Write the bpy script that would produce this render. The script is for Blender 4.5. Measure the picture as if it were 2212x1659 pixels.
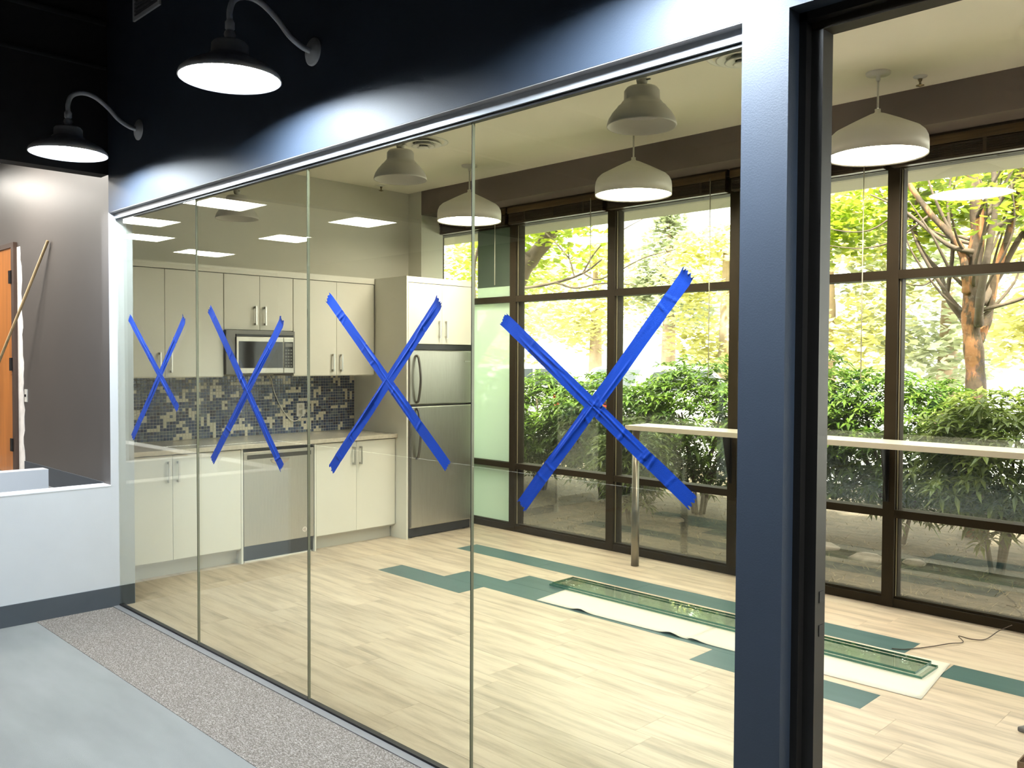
import bpy, math, random
from mathutils import Vector, Matrix, noise

for o in list(bpy.data.objects):
    bpy.data.objects.remove(o)
SC = bpy.context.scene
COL = SC.collection
rad = math.radians

# ------------------------------------------------------------------ camera
cam_d = bpy.data.cameras.new('camera'); cam = bpy.data.objects.new('camera', cam_d); COL.objects.link(cam)
cam_d.sensor_width = 36.0; cam_d.sensor_fit = 'HORIZONTAL'; cam_d.lens = 36.0 * 1887.8079 / 2212.0
cam_d.clip_start = 0.02; cam_d.clip_end = 300
YAW, PITCH, ROLL = rad(45.141), rad(-1.6221), rad(0.2628)
fw = Vector((-math.cos(YAW) * math.cos(PITCH), math.sin(YAW) * math.cos(PITCH), math.sin(PITCH)))
rt = fw.cross(Vector((0, 0, 1))).normalized(); up = rt.cross(fw)
rt, up = rt * math.cos(ROLL) + up * math.sin(ROLL), up * math.cos(ROLL) - rt * math.sin(ROLL)
M = Matrix((rt, up, -fw)).transposed().to_4x4(); M.translation = Vector((0, -2.1548, 1.572))
cam.matrix_world = M
SC.camera = cam

# ------------------------------------------------------------------ view, world, sun
SC.view_settings.view_transform = 'Standard'; SC.view_settings.look = 'None'
SC.view_settings.gamma = 1.0; SC.view_settings.use_curve_mapping = False
SC.view_settings.exposure = 0.28
SC.cycles.use_denoising = True
SC.cycles.use_adaptive_sampling = True; SC.cycles.adaptive_threshold = 0.1; SC.cycles.adaptive_min_samples = 16
SC.cycles.max_bounces = 6; SC.cycles.diffuse_bounces = 3; SC.cycles.glossy_bounces = 3
SC.cycles.transparent_max_bounces = 14; SC.cycles.sample_clamp_indirect = 6.0
SC.cycles.caustics_reflective = False; SC.cycles.caustics_refractive = False

wd = bpy.data.worlds.new('sky'); SC.world = wd; wd.use_nodes = True
bg = wd.node_tree.nodes['Background']; bg.inputs[0].default_value = (0.97, 0.99, 0.94, 1); bg.inputs[1].default_value = 4.8
sun_d = bpy.data.lights.new('sun', 'SUN'); sun = bpy.data.objects.new('sun', sun_d); COL.objects.link(sun)
sun_d.energy = 24.0; sun_d.angle = rad(6); sun_d.color = (1.0, 0.95, 0.82)
sun.rotation_euler = Vector((-0.28, 0.42, -0.86)).to_track_quat('-Z', 'Y').to_euler()
LAMP_POWER = 212.0      # radiance of the gooseneck lamp LED discs
PENDANT_POWER = 40.0
PANEL_POWER = 36.0

# ------------------------------------------------------------------ materials
MATS = {}
def nd(nt, t, **kw):
    n = nt.nodes.new(t)
    for k, v in kw.items(): setattr(n, k, v)
    return n
def ramp(nt, stops):
    r = nd(nt, 'ShaderNodeValToRGB')
    while len(r.color_ramp.elements) < len(stops): r.color_ramp.elements.new(0.5)
    for e, (p, c) in zip(r.color_ramp.elements, stops):
        e.position = p; e.color = (*c, 1)
    return r
def mat(name, col, rough=0.5, metal=0.0, var=0.0, vscale=6.0, bump=0.0, bscale=60.0, col2=None, stretch=None, spec=None, coat=0.0, emit=None, objrand=0.0):
    m = bpy.data.materials.new(name); m.use_nodes = True; nt = m.node_tree
    b = nt.nodes['Principled BSDF']; b.inputs['Roughness'].default_value = rough; b.inputs['Metallic'].default_value = metal
    b.inputs['Base Color'].default_value = (*col, 1)
    if spec is not None: b.inputs['Specular IOR Level'].default_value = spec
    if coat: b.inputs['Coat Weight'].default_value = coat; b.inputs['Coat Roughness'].default_value = 0.08
    tc = nd(nt, 'ShaderNodeTexCoord'); mp = nd(nt, 'ShaderNodeMapping'); nt.links.new(tc.outputs['Object'], mp.inputs[0])
    if stretch: mp.inputs['Scale'].default_value = stretch
    if var or col2:
        nz = nd(nt, 'ShaderNodeTexNoise'); nz.inputs['Scale'].default_value = vscale; nz.inputs['Detail'].default_value = 5
        nt.links.new(mp.outputs[0], nz.inputs['Vector'])
        c2 = col2 if col2 else tuple(max(0, c * (1 - var)) for c in col)
        c1 = col if col2 else tuple(min(1, c * (1 + var)) for c in col)
        r = ramp(nt, [(0.3, c2), (0.7, c1)]); nt.links.new(nz.outputs[0], r.inputs[0])
        out = r.outputs[0]
        if objrand:
            oi = nd(nt, 'ShaderNodeObjectInfo'); hs = nd(nt, 'ShaderNodeHueSaturation')
            mr = nd(nt, 'ShaderNodeMapRange'); mr.inputs[3].default_value = 1 - objrand; mr.inputs[4].default_value = 1 + objrand
            nt.links.new(oi.outputs['Random'], mr.inputs[0]); nt.links.new(mr.outputs[0], hs.inputs['Value']); nt.links.new(out, hs.inputs['Color']); out = hs.outputs[0]
        nt.links.new(out, b.inputs['Base Color'])
    if bump:
        n2 = nd(nt, 'ShaderNodeTexNoise'); n2.inputs['Scale'].default_value = bscale; n2.inputs['Detail'].default_value = 4
        nt.links.new(mp.outputs[0], n2.inputs['Vector'])
        bp = nd(nt, 'ShaderNodeBump'); bp.inputs['Strength'].default_value = bump; bp.inputs['Distance'].default_value = 0.01
        nt.links.new(n2.outputs[0], bp.inputs['Height']); nt.links.new(bp.outputs[0], b.inputs['Normal'])
    if emit:
        b.inputs['Emission Color'].default_value = (*emit[0], 1); b.inputs['Emission Strength'].default_value = emit[1]
    MATS[name] = m
    return m
def emitter(name, col, strength):
    m = bpy.data.materials.new(name); m.use_nodes = True; nt = m.node_tree; nt.nodes.clear()
    e = nd(nt, 'ShaderNodeEmission'); e.inputs[0].default_value = (*col, 1); e.inputs[1].default_value = strength
    o = nd(nt, 'ShaderNodeOutputMaterial'); nt.links.new(e.outputs[0], o.inputs[0]); MATS[name] = m; return m
def pane_glass(name, tint, r0=0.045, film=None, rmax=0.9):
    """thin sheet glass: clear transmission, mirror reflection rising towards grazing angles"""
    m = bpy.data.materials.new(name); m.use_nodes = True; nt = m.node_tree; nt.nodes.clear()
    lw = nd(nt, 'ShaderNodeLayerWeight'); lw.inputs[0].default_value = 0.5
    p = nd(nt, 'ShaderNodeMath', operation='POWER'); p.inputs[1].default_value = 4.2; nt.links.new(lw.outputs['Facing'], p.inputs[0])
    ma = nd(nt, 'ShaderNodeMath', operation='MULTIPLY_ADD'); ma.inputs[1].default_value = rmax; ma.inputs[2].default_value = r0
    nt.links.new(p.outputs[0], ma.inputs[0])
    tr = nd(nt, 'ShaderNodeBsdfTransparent'); tr.inputs[0].default_value = (*tint, 1)
    gl = nd(nt, 'ShaderNodeBsdfGlossy'); gl.inputs['Roughness'].default_value = 0.0; gl.inputs[0].default_value = (0.95, 0.98, 0.95, 1)
    mx = nd(nt, 'ShaderNodeMixShader'); nt.links.new(ma.outputs[0], mx.inputs[0]); nt.links.new(tr.outputs[0], mx.inputs[1]); nt.links.new(gl.outputs[0], mx.inputs[2])
    out = mx.outputs[0]
    if film:
        df = nd(nt, 'ShaderNodeBsdfTranslucent'); df.inputs[0].default_value = (*film[0], 1)
        d2 = nd(nt, 'ShaderNodeBsdfDiffuse'); d2.inputs[0].default_value = (*film[0], 1)
        ad = nd(nt, 'ShaderNodeMixShader'); ad.inputs[0].default_value = 0.35; nt.links.new(df.outputs[0], ad.inputs[1]); nt.links.new(d2.outputs[0], ad.inputs[2])
        m2 = nd(nt, 'ShaderNodeMixShader'); m2.inputs[0].default_value = film[1]
        nt.links.new(out, m2.inputs[1]); nt.links.new(ad.outputs[0], m2.inputs[2]); out = m2.outputs[0]
    o = nd(nt, 'ShaderNodeOutputMaterial'); nt.links.new(out, o.inputs[0]); MATS[name] = m; return m
def leaf_mat(name, c1, c2, trans=0.45, rough=0.4):
    m = bpy.data.materials.new(name); m.use_nodes = True; nt = m.node_tree
    b = nt.nodes['Principled BSDF']; b.inputs['Roughness'].default_value = rough
    tc = nd(nt, 'ShaderNodeTexCoord'); nz = nd(nt, 'ShaderNodeTexNoise'); nz.inputs['Scale'].default_value = 7; nz.inputs['Detail'].default_value = 6
    nt.links.new(tc.outputs['Object'], nz.inputs['Vector'])
    r = ramp(nt, [(0.32, c1), (0.68, c2)]); nt.links.new(nz.outputs[0], r.inputs[0]); nt.links.new(r.outputs[0], b.inputs['Base Color'])
    t = nd(nt, 'ShaderNodeBsdfTranslucent'); nt.links.new(r.outputs[0], t.inputs[0])
    mx = nd(nt, 'ShaderNodeMixShader'); mx.inputs[0].default_value = trans
    nt.links.new(b.outputs[0], mx.inputs[1]); nt.links.new(t.outputs[0], mx.inputs[2])
    nt.links.new(mx.outputs[0], nt.nodes['Material Output'].inputs[0]); MATS[name] = m; return m

mat('navy_paint', (0.029, 0.042, 0.065), 0.55, var=0.06, vscale=3, bump=0.06, bscale=220)
mat('black_paint', (0.010, 0.010, 0.011), 0.8, var=0.2)
mat('grey_wall_paint', (0.098, 0.086, 0.080), 0.42, var=0.05, vscale=2, bump=0.05, bscale=200)
mat('white_paint', (0.55, 0.57, 0.60), 0.6, var=0.02, bump=0.03, bscale=180)
mat('primer_white', (0.85, 0.82, 0.80), 0.8, var=0.12, vscale=14, bump=0.2, bscale=40)
mat('cream_wall', (0.70, 0.69, 0.60), 0.7, var=0.03, vscale=2)
mat('cream_ceiling', (0.90, 0.86, 0.74), 0.85, var=0.03, vscale=1.2)
mat('office_ceiling', (0.72, 0.70, 0.66), 0.9, var=0.04, vscale=9)
mat('mauve_paint', (0.175, 0.140, 0.128), 0.6, var=0.05, vscale=2)
mat('baseboard_rubber', (0.060, 0.072, 0.088), 0.5, var=0.06)
mat('bronze_frame', (0.032, 0.023, 0.012), 0.6, spec=0.2, var=0.1)
mat('black_frame', (0.018, 0.016, 0.014), 0.45, metal=0.2, var=0.1)
mat('silver_channel', (0.62, 0.64, 0.68), 0.35, metal=0.3, var=0.02)
mat('recess_grey', (0.05, 0.048, 0.042), 0.5, var=0.05)
mat('cap_white', (0.84, 0.86, 0.90), 0.5, var=0.02)
mat('soffit_grey', (0.30, 0.30, 0.31), 0.5, var=0.03)
mat('bead_pale', (0.34, 0.30, 0.19), 0.4, var=0.05)
mat('bell_grey', (0.50, 0.48, 0.43), 0.5, var=0.03)
mat('bell_lens', (0.46, 0.44, 0.45), 0.35, var=0.03)
mat('gasket_black', (0.008, 0.008, 0.009), 0.5, var=0.1)
mat('grey_trim', (0.17, 0.17, 0.175), 0.5, var=0.05)
mat('carpet_grey', (0.215, 0.222, 0.220), 0.95, var=0.10, vscale=2.4, stretch=(0.7, 2.2, 1), bump=0.35, bscale=420)
def carpet_border():
    m = mat('carpet_border', (0.2, 0.18, 0.16), 0.95); nt = m.node_tree; b = nt.nodes['Principled BSDF']
    tc = nd(nt, 'ShaderNodeTexCoord'); v = nd(nt, 'ShaderNodeTexNoise'); v.inputs['Scale'].default_value = 170; v.inputs['Detail'].default_value = 3; v.inputs['Roughness'].default_value = 0.7
    mp = nd(nt, 'ShaderNodeMapping'); mp.inputs['Scale'].default_value = (0.6, 1.3, 1); mp.inputs['Rotation'].default_value = (0, 0, 0.5)
    nt.links.new(tc.outputs['Object'], mp.inputs[0]); nt.links.new(mp.outputs[0], v.inputs['Vector'])
    r = ramp(nt, [(0.30, (0.075, 0.062, 0.052)), (0.5, (0.195, 0.170, 0.150)), (0.68, (0.43, 0.40, 0.37))]); nt.links.new(v.outputs[0], r.inputs[0]); nt.links.new(r.outputs[0], b.inputs['Base Color'])
    bp = nd(nt, 'ShaderNodeBump'); bp.inputs['Strength'].default_value = 0.8; bp.inputs['Distance'].default_value = 0.008; nt.links.new(v.outputs[0], bp.inputs['Height']); nt.links.new(bp.outputs[0], b.inputs['Normal'])
carpet_border()
def plank_mat(name, stops, rough):
    m = mat(name, (0.5, 0.4, 0.3), rough); nt = m.node_tree; b = nt.nodes['Principled BSDF']
    tc = nd(nt, 'ShaderNodeTexCoord'); oi = nd(nt, 'ShaderNodeObjectInfo')
    mul = nd(nt, 'ShaderNodeMath', operation='MULTIPLY'); mul.inputs[1].default_value = 37; nt.links.new(oi.outputs['Random'], mul.inputs[0])
    cb = nd(nt, 'ShaderNodeCombineXYZ'); nt.links.new(mul.outputs[0], cb.inputs[0]); nt.links.new(mul.outputs[0], cb.inputs[1])
    ad = nd(nt, 'ShaderNodeVectorMath', operation='ADD'); nt.links.new(tc.outputs['Object'], ad.inputs[0]); nt.links.new(cb.outputs[0], ad.inputs[1])
    mp = nd(nt, 'ShaderNodeMapping'); mp.inputs['Scale'].default_value = (1.0, 8.5, 1); nt.links.new(ad.outputs[0], mp.inputs[0])
    nz = nd(nt, 'ShaderNodeTexNoise'); nz.inputs['Scale'].default_value = 1.5; nz.inputs['Detail'].default_value = 7; nz.inputs['Roughness'].default_value = 0.62; nt.links.new(mp.outputs[0], nz.inputs['Vector'])
    r = ramp(nt, stops); nt.links.new(nz.outputs[0], r.inputs[0])
    hs = nd(nt, 'ShaderNodeHueSaturation'); mr = nd(nt, 'ShaderNodeMapRange'); mr.inputs[3].default_value = 0.94; mr.inputs[4].default_value = 1.04
    nt.links.new(oi.outputs['Random'], mr.inputs[0]); nt.links.new(mr.outputs[0], hs.inputs['Value']); nt.links.new(r.outputs[0], hs.inputs['Color']); nt.links.new(hs.outputs[0], b.inputs['Base Color'])
plank_mat('oak_plank', [(0.26, (0.38, 0.295, 0.215)), (0.41, (0.56, 0.445, 0.325)), (0.54, (0.72, 0.585, 0.435)), (0.75, (0.80, 0.675, 0.52))], 0.36)
plank_mat('teal_plank', [(0.3, (0.060, 0.125, 0.125)), (0.7, (0.080, 0.155, 0.155))], 0.38)
mat('subfloor', (0.16, 0.12, 0.09), 0.8, var=0.1)
mat('cabinet_white', (0.82, 0.81, 0.73), 0.28, var=0.012, vscale=2)
mat('cabinet_edge', (0.58, 0.57, 0.50), 0.4, var=0.02)
mat('quartz', (0.60, 0.55, 0.46), 0.16, var=0.10, vscale=40)
mat('chrome_brushed', (0.58, 0.57, 0.54), 0.28, metal=0.9, var=0.04, vscale=20)
mat('stainless', (0.46, 0.44, 0.39), 0.32, metal=0.92, var=0.05, vscale=6, stretch=(1, 22, 1))
mat('stainless_dark', (0.16, 0.155, 0.145), 0.35, metal=0.6, var=0.05)
mat('appliance_black', (0.012, 0.012, 0.013), 0.3, var=0.1)
mat('oven_glass', (0.02, 0.02, 0.02), 0.06, var=0.1)
mat('kick_navy', (0.035, 0.048, 0.065), 0.5, var=0.05)
mat('grout', (0.66, 0.65, 0.58), 0.8, var=0.05)
for i, c in enumerate([(0.040, 0.066, 0.150), (0.075, 0.110, 0.190), (0.125, 0.165, 0.215), (0.045, 0.050, 0.085)]):
    mat('tile_%d' % i, c, 0.12, var=0.15, vscale=9)
mat('tile_cream', (0.66, 0.63, 0.52), 0.15, var=0.05, vscale=9)
mat('plastic_white', (0.80, 0.79, 0.74), 0.4, var=0.02)
mat('lamp_white', (0.62, 0.62, 0.64), 0.45, var=0.04, bump=0.05, bscale=90)
mat('pendant_white', (0.74, 0.72, 0.66), 0.5, var=0.02)
emitter('lamp_glow', (0.84, 0.93, 1.0), LAMP_POWER)
emitter('pendant_glow', (1.0, 0.89, 0.71), PENDANT_POWER)
emitter('panel_glow', (1.0, 0.95, 0.86), PANEL_POWER)
mat('leg_steel', (0.26, 0.245, 0.21), 0.3, metal=0.85, var=0.05)
mat('brass', (0.30, 0.24, 0.14), 0.35, metal=0.8, var=0.1)
mat('tape_blue', (0.001, 0.044, 0.35), 0.55, spec=0.35, var=0.10, vscale=5, bump=0.10, bscale=300, emit=None)
pane_glass('partition_glass', (0.955, 0.97, 0.935), r0=0.048)
mat('glass_edge_dark', (0.014, 0.016, 0.012), 0.6, var=0.1, spec=0.1)
mat('glass_edge_light', (0.22, 0.22, 0.15), 0.15, var=0.05)
pane_glass('window_glass', (0.955, 0.97, 0.95), r0=0.105)
pane_glass('frosted_film', (0.90, 0.97, 0.90), r0=0.04, film=((0.70, 0.80, 0.68), 0.72))
pane_glass('grey_film', (0.4, 0.45, 0.4), r0=0.04, film=((0.20, 0.24, 0.205), 0.88))
pane_glass('sheet_green', (0.87, 0.93, 0.89), r0=0.10)
mat('sheet_edge', (0.07, 0.19, 0.14), 0.15, var=0.15, vscale=30)
mat('paper_white', (0.84, 0.80, 0.68), 0.8, var=0.02, vscale=4)
mat('laminate_white', (0.80, 0.74, 0.62), 0.3, var=0.02)
mat('blind_wood', (0.050, 0.032, 0.018), 0.45, var=0.35, vscale=5, stretch=(1, 14, 14))
mat('blind_valance', (0.10, 0.062, 0.026), 0.35, var=0.35, vscale=4, stretch=(1, 14, 14))
mat('cord_white', (0.75, 0.72, 0.6), 0.6, var=0.02)
mat('door_orange', (0.52, 0.19, 0.045), 0.35, var=0.18, vscale=2.5, stretch=(6, 6, 0.6), coat=0.3)
mat('frame_brown', (0.075, 0.045, 0.032), 0.5, var=0.1)
mat('stick_wood', (0.42, 0.30, 0.15), 0.6, var=0.15, vscale=6, stretch=(8, 8, 1))
mat('cardboard', (0.22, 0.14, 0.085), 0.85, var=0.1, vscale=12)
mat('cloth_grey', (0.17, 0.16, 0.15), 0.9, var=0.2, vscale=12)
mat('dry_soil', (0.085, 0.066, 0.040), 0.95, var=0.45, vscale=9, bump=0.8, bscale=30)
mat('asphalt_pale', (0.55, 0.54, 0.52), 0.9, var=0.08, vscale=2)
mat('bark_orange', (0.36, 0.15, 0.06), 0.85, col2=(0.06, 0.04, 0.025), vscale=9, stretch=(1.4, 1.4, 0.9), bump=0.6, bscale=24)
def peeling_bark():
    m = mat('bark_peel', (0.3, 0.15, 0.07), 0.9, bump=0.7, bscale=22); nt = m.node_tree; b = nt.nodes['Principled BSDF']
    tc = nd(nt, 'ShaderNodeTexCoord'); mp = nd(nt, 'ShaderNodeMapping'); mp.inputs['Scale'].default_value = (1.5, 1.5, 0.6)
    nz = nd(nt, 'ShaderNodeTexNoise'); nz.inputs['Scale'].default_value = 5; nz.inputs['Detail'].default_value = 6; nz.inputs['Roughness'].default_value = 0.65
    nt.links.new(tc.outputs['Object'], mp.inputs[0]); nt.links.new(mp.outputs[0], nz.inputs['Vector'])
    r = ramp(nt, [(0.36, (0.045, 0.032, 0.020)), (0.50, (0.10, 0.065, 0.038)), (0.56, (0.34, 0.15, 0.06)), (0.75, (0.42, 0.20, 0.09))])
    nt.links.new(nz.outputs[0], r.inputs[0]); nt.links.new(r.outputs[0], b.inputs['Base Color'])
peeling_bark()
mat('bark_grey', (0.11, 0.08, 0.055), 0.9, var=0.35, vscale=6, bump=0.6, bscale=24)
mat('bark_pale', (0.45, 0.33, 0.24), 0.9, var=0.25, vscale=4)
mat('shrub_stem', (0.10, 0.075, 0.045), 0.9, var=0.2)
leaf_mat('leaf_laurel', (0.040, 0.095, 0.010), (0.17, 0.27, 0.030), 0.35)
leaf_mat('leaf_laurel_lime', (0.08, 0.13, 0.02), (0.26, 0.32, 0.06), 0.35)
leaf_mat('leaf_maple', (0.24, 0.36, 0.02), (0.50, 0.56, 0.05), 0.55)
leaf_mat('leaf_gold', (0.55, 0.55, 0.20), (0.85, 0.82, 0.44), 0.45)  # sun glare is put into the pale yellowed leaf colour
leaf_mat('leaf_cedar', (0.42, 0.46, 0.30), (0.66, 0.70, 0.50), 0.3)  # distance haze is put into the pale leaf colour
leaf_mat('dry_grass', (0.16, 0.12, 0.06), (0.36, 0.29, 0.17), 0.2, 0.8)
mat('car_white', (0.80, 0.80, 0.80), 0.25, var=0.02, coat=0.5)
mat('car_silver', (0.55, 0.56, 0.58), 0.25, var=0.02, coat=0.5)
mat('car_glass', (0.06, 0.07, 0.08), 0.05, var=0.1)
mat('tyre', (0.02, 0.02, 0.02), 0.8, var=0.1)
mat('tail_red', (0.65, 0.02, 0.015), 0.25, var=0.1)
mat('eave_beige', (0.56, 0.50, 0.38), 0.7, var=0.03)
mat('bracket_black', (0.010, 0.010, 0.010), 0.4, var=0.1)
mat('stone_pale', (0.40, 0.32, 0.25), 0.9, var=0.25, vscale=12)
mat('sticker_white', (0.80, 0.76, 0.72), 0.5, var=0.02)

# ------------------------------------------------------------------ mesh helpers
class MB:
    def __init__(s): s.v = []; s.f = []; s.m = []; s.sm = []
    def add(s, vs, fs, mi=0, smooth=False):
        n = len(s.v); s.v += [tuple(p) for p in vs]
        for f in fs: s.f.append(tuple(i + n for i in f)); s.m.append(mi); s.sm.append(smooth)
        return s
    def box(s, x0, x1, y0, y1, z0, z1, mi=0):
        vs = [(x, y, z) for z in (z0, z1) for y in (y0, y1) for x in (x0, x1)]
        return s.add(vs, [(0, 2, 3, 1), (4, 5, 7, 6), (0, 1, 5, 4), (1, 3, 7, 5), (3, 2, 6, 7), (2, 0, 4, 6)], mi)
    def prism(s, pts, axis, a, b, mi=0):
        """polygon in the two other axes extruded along axis from a to b"""
        n = len(pts)
        def P(p, t):
            q = [p[0], p[1]]; q.insert(axis, t); return tuple(q)
        vs = [P(p, a) for p in pts] + [P(p, b) for p in pts]
        fs = [tuple(range(n))[::-1], tuple(range(n, 2 * n))] + [(i, (i + 1) % n, n + (i + 1) % n, n + i) for i in range(n)]
        return s.add(vs, fs, mi)
    def lathe(s, prof, c=(0, 0, 0), seg=32, mi=0, axis='Z'):
        vs = []; fs = []
        for r, z in prof:
            for k in range(seg):
                a = 2 * math.pi * k / seg; x, y = r * math.cos(a), r * math.sin(a)
                vs.append((c[0] + x, c[1] + y, c[2] + z) if axis == 'Z' else (c[0] + x, c[1] + z, c[2] + y) if axis == 'Y' else (c[0] + z, c[1] + x, c[2] + y))
        for i in range(len(prof) - 1):
            for k in range(seg):
                k2 = (k + 1) % seg; fs.append((i * seg + k, i * seg + k2, (i + 1) * seg + k2, (i + 1) * seg + k))
        return s.add(vs, fs, mi, True)
    def disc(s, c, r, axis='Z', seg=32, mi=0, flip=False):
        vs = []
        for k in range(seg):
            a = 2 * math.pi * k / seg; x, y = r * math.cos(a), r * math.sin(a)
            vs.append((c[0] + x, c[1] + y, c[2]) if axis == 'Z' else (c[0] + x, c[1], c[2] + y) if axis == 'Y' else (c[0], c[1] + x, c[2] + y))
        f = tuple(range(seg)); return s.add(vs, [f[::-1] if flip else f], mi)
    def tube(s, pts, rs, seg=8, mi=0, cap=True):
        pts = [Vector(p) for p in pts]
        if not isinstance(rs, (list, tuple)): rs = [rs] * len(pts)
        t0 = (pts[1] - pts[0]).normalized(); n = t0.orthogonal().normalized(); vs = []
        for i, p in enumerate(pts):
            t = (pts[min(i + 1, len(pts) - 1)] - pts[max(i - 1, 0)]).normalized()
            n = (n - t * n.dot(t)).normalized(); b = t.cross(n)
            for k in range(seg):
                a = 2 * math.pi * k / seg; vs.append(p + (n * math.cos(a) + b * math.sin(a)) * rs[i])
        fs = [(i * seg + k, i * seg + (k + 1) % seg, (i + 1) * seg + (k + 1) % seg, (i + 1) * seg + k) for i in range(len(pts) - 1) for k in range(seg)]
        if cap: fs += [tuple(range(seg))[::-1], tuple(range((len(pts) - 1) * seg, len(pts) * seg))]
        return s.add(vs, fs, mi, True)
    def build(s, name, mats, parent=None, loc=None, bevel=0.0, shift=None):
        me = bpy.data.meshes.new(name)
        v = s.v if shift is None else [(a - shift[0], b - shift[1], c - shift[2]) for a, b, c in s.v]
        me.from_pydata(v, [], s.f)
        mats = mats if isinstance(mats, (list, tuple)) else [mats]
        for m in mats: me.materials.append(MATS[m])
        me.polygons.foreach_set('material_index', s.m); me.polygons.foreach_set('use_smooth', s.sm)
        me.update()
        o = bpy.data.objects.new(name, me); COL.objects.link(o)
        if parent is not None: o.parent = parent
        if loc is not None: o.location = loc
        elif shift is not None: o.location = shift
        if bevel:
            md = o.modifiers.new('bevel', 'BEVEL'); md.width = bevel; md.segments = 2; md.limit_method = 'ANGLE'
        return o
def smooth_path(pts, n=6):
    P = [Vector(p) for p in pts]; out = []
    for i in range(len(P) - 1):
        p0, p1, p2, p3 = P[max(i - 1, 0)], P[i], P[i + 1], P[min(i + 2, len(P) - 1)]
        for k in range(n):
            t = k / n
            out.append(0.5 * ((2 * p1) + (p2 - p0) * t + (2 * p0 - 5 * p1 + 4 * p2 - p3) * t * t + (3 * p1 - p0 - 3 * p2 + p3) * t ** 3))
    out.append(P[-1]); return out
def tag(o, label, cat, group=None, kind=None):
    o['label'] = label; o['category'] = cat
    if group: o['group'] = group
    if kind: o['kind'] = kind
    return o
def empty(name, loc=(0, 0, 0)):
    o = bpy.data.objects.new(name, None); COL.objects.link(o); o.location = loc; o.empty_display_size = 0.1; return o
def thing(name, loc, label, cat, group=None, kind=None):
    return tag(empty(name, loc), label, cat, group, kind)
def cbox(name, m, parent, x0, x1, y0, y1, z0, z1, bevel=0.0):
    """box in world numbers, stored relative to its parent's place"""
    p = parent.location if parent is not None else Vector((0, 0, 0))
    return MB().box(x0 - p.x, x1 - p.x, y0 - p.y, y1 - p.y, z0 - p.z, z1 - p.z).build(name, m, parent, bevel=bevel)
def sbox(name, m, label, cat, x0, x1, y0, y1, z0, z1):
    c = ((x0 + x1) / 2, (y0 + y1) / 2, z0)
    return tag(MB().box(x0, x1, y0, y1, z0, z1).build(name, m, shift=c), label, cat, kind='structure')
def copy_tree(o, parent=None):
    c = o.copy(); COL.objects.link(c)
    if parent is not None: c.parent = parent
    for ch in list(o.children): copy_tree(ch, c)
    return c

# ------------------------------------------------------------------ key dimensions (metres)
XG, XJ1, XJ2, XJ3 = -5.635, -4.548, -3.443, -2.346     # glass start and joints
XC1, XC2 = -1.229, -1.095                              # column
HF, HB = -0.056, 0.060                                 # front and back of the partition line
HT, HH = 2.425, 2.474                                  # glass top, header underside
HC, HS, WS, W = 3.176, 2.950, 3.195, 3.488             # kitchen ceiling, soffit bottom, soffit face, window frame face
XK, XU, XD, XP = -6.757, -6.431, -6.127, -5.975        # kitchen wall, upper fronts, lower fronts, fridge surround front
PITCHW = 1.1325
XE = 3.41                                              # right end of the rooms
ROOF = 4.0

# ------------------------------------------------------------------ structure: corridor side
sbox('wall_partition', 'navy_paint', 'dark blue painted wall band above the glass partition', 'wall', XG, XE, HF, HB, HH, ROOF)
sbox('column', 'navy_paint', 'dark blue square column at the right end of the glass', 'column', XC1, XC2, HF, HB, 0, HH)
sbox('wall_right', 'navy_paint', 'dark blue partition wall right of the doorway', 'wall', -0.10, XE, HF, HB, 0, HH)
po = sbox('wall_post', 'grey_wall_paint', 'slim grey post at the left end of the glass', 'wall', XG - 0.12, XG - 0.004, HF, 0.09, 0, HH)
cbox('jamb_face', 'white_paint', po, XG - 0.004, XG, HF, 0.09, 0, HH)['label'] = 'pale jamb face'
hw = sbox('wall_half', 'white_paint', 'low white half wall left of the glass partition', 'half wall', XG - 0.12, XG, -1.20, HF, 0, 0.765)
cbox('cap', 'cap_white', hw, XG - 0.122, XG + 0.002, -1.20, HF, 0.765, 0.772)  # thin slab in brighter white: light from above painted onto the top
hr = sbox('wall_half_return', 'white_paint', 'low white half wall turning away at its far end', 'half wall', -8.6, XG - 0.12, -1.20, -1.08, 0, 0.765)
cbox('cap', 'cap_white', hr, -8.6, XG - 0.122, -1.202, -1.078, 0.765, 0.772)  # same painted brightening for the lit top
sbox('wall_half_inner', 'white_paint', 'short low white wall behind the half wall', 'half wall', -6.62, -6.50, -1.08, -0.15, 0.60, 0.80)
sbox('wall_upper_left', 'black_paint', 'black wall above the opening at far left', 'wall', XG - 0.12, XG, -6.5, HF, 2.705, ROOF)
sbox('wall_far', 'grey_wall_paint', 'dark grey wall behind the half wall', 'wall', -15.0, XG - 0.12, 0.05, 0.09, 0, 3.30)
sbox('baseboard_left', 'baseboard_rubber', 'dark grey rubber base along the half wall', 'baseboard', XG, XG + 0.008, -1.20, 0.085, 0.0, 0.127)
sbox('baseboard_far', 'baseboard_rubber', 'dark base along the grey far wall', 'baseboard', -7.69, XG - 0.12, 0.04, 0.05, 0.60, 0.74)
sbox('floor_landing', 'carpet_grey', 'raised landing behind the half wall', 'floor', -8.6, XG - 0.12, -1.08, 0.05, 0.40, 0.60)
sbox('floor_office', 'carpet_grey', 'grey carpet of the office beyond the opening', 'floor', -15.0, XG - 0.12, -6.5, 0.05, -0.2, -0.003)
cf = sbox('floor_corridor', 'subfloor', 'corridor floor under the carpet', 'floor', XG - 0.12, XE, -6.5, -0.030, -0.2, -0.006)
cbox('carpet_field', 'carpet_grey', cf, XG, XE, -6.5, -0.494, -0.006, 0.0)['label'] = 'smooth light grey carpet'
cbox('carpet_border', 'carpet_border', cf, XG, XE, -0.494, -0.052, -0.006, 0.002)['label'] = 'speckled brown carpet band'
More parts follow.
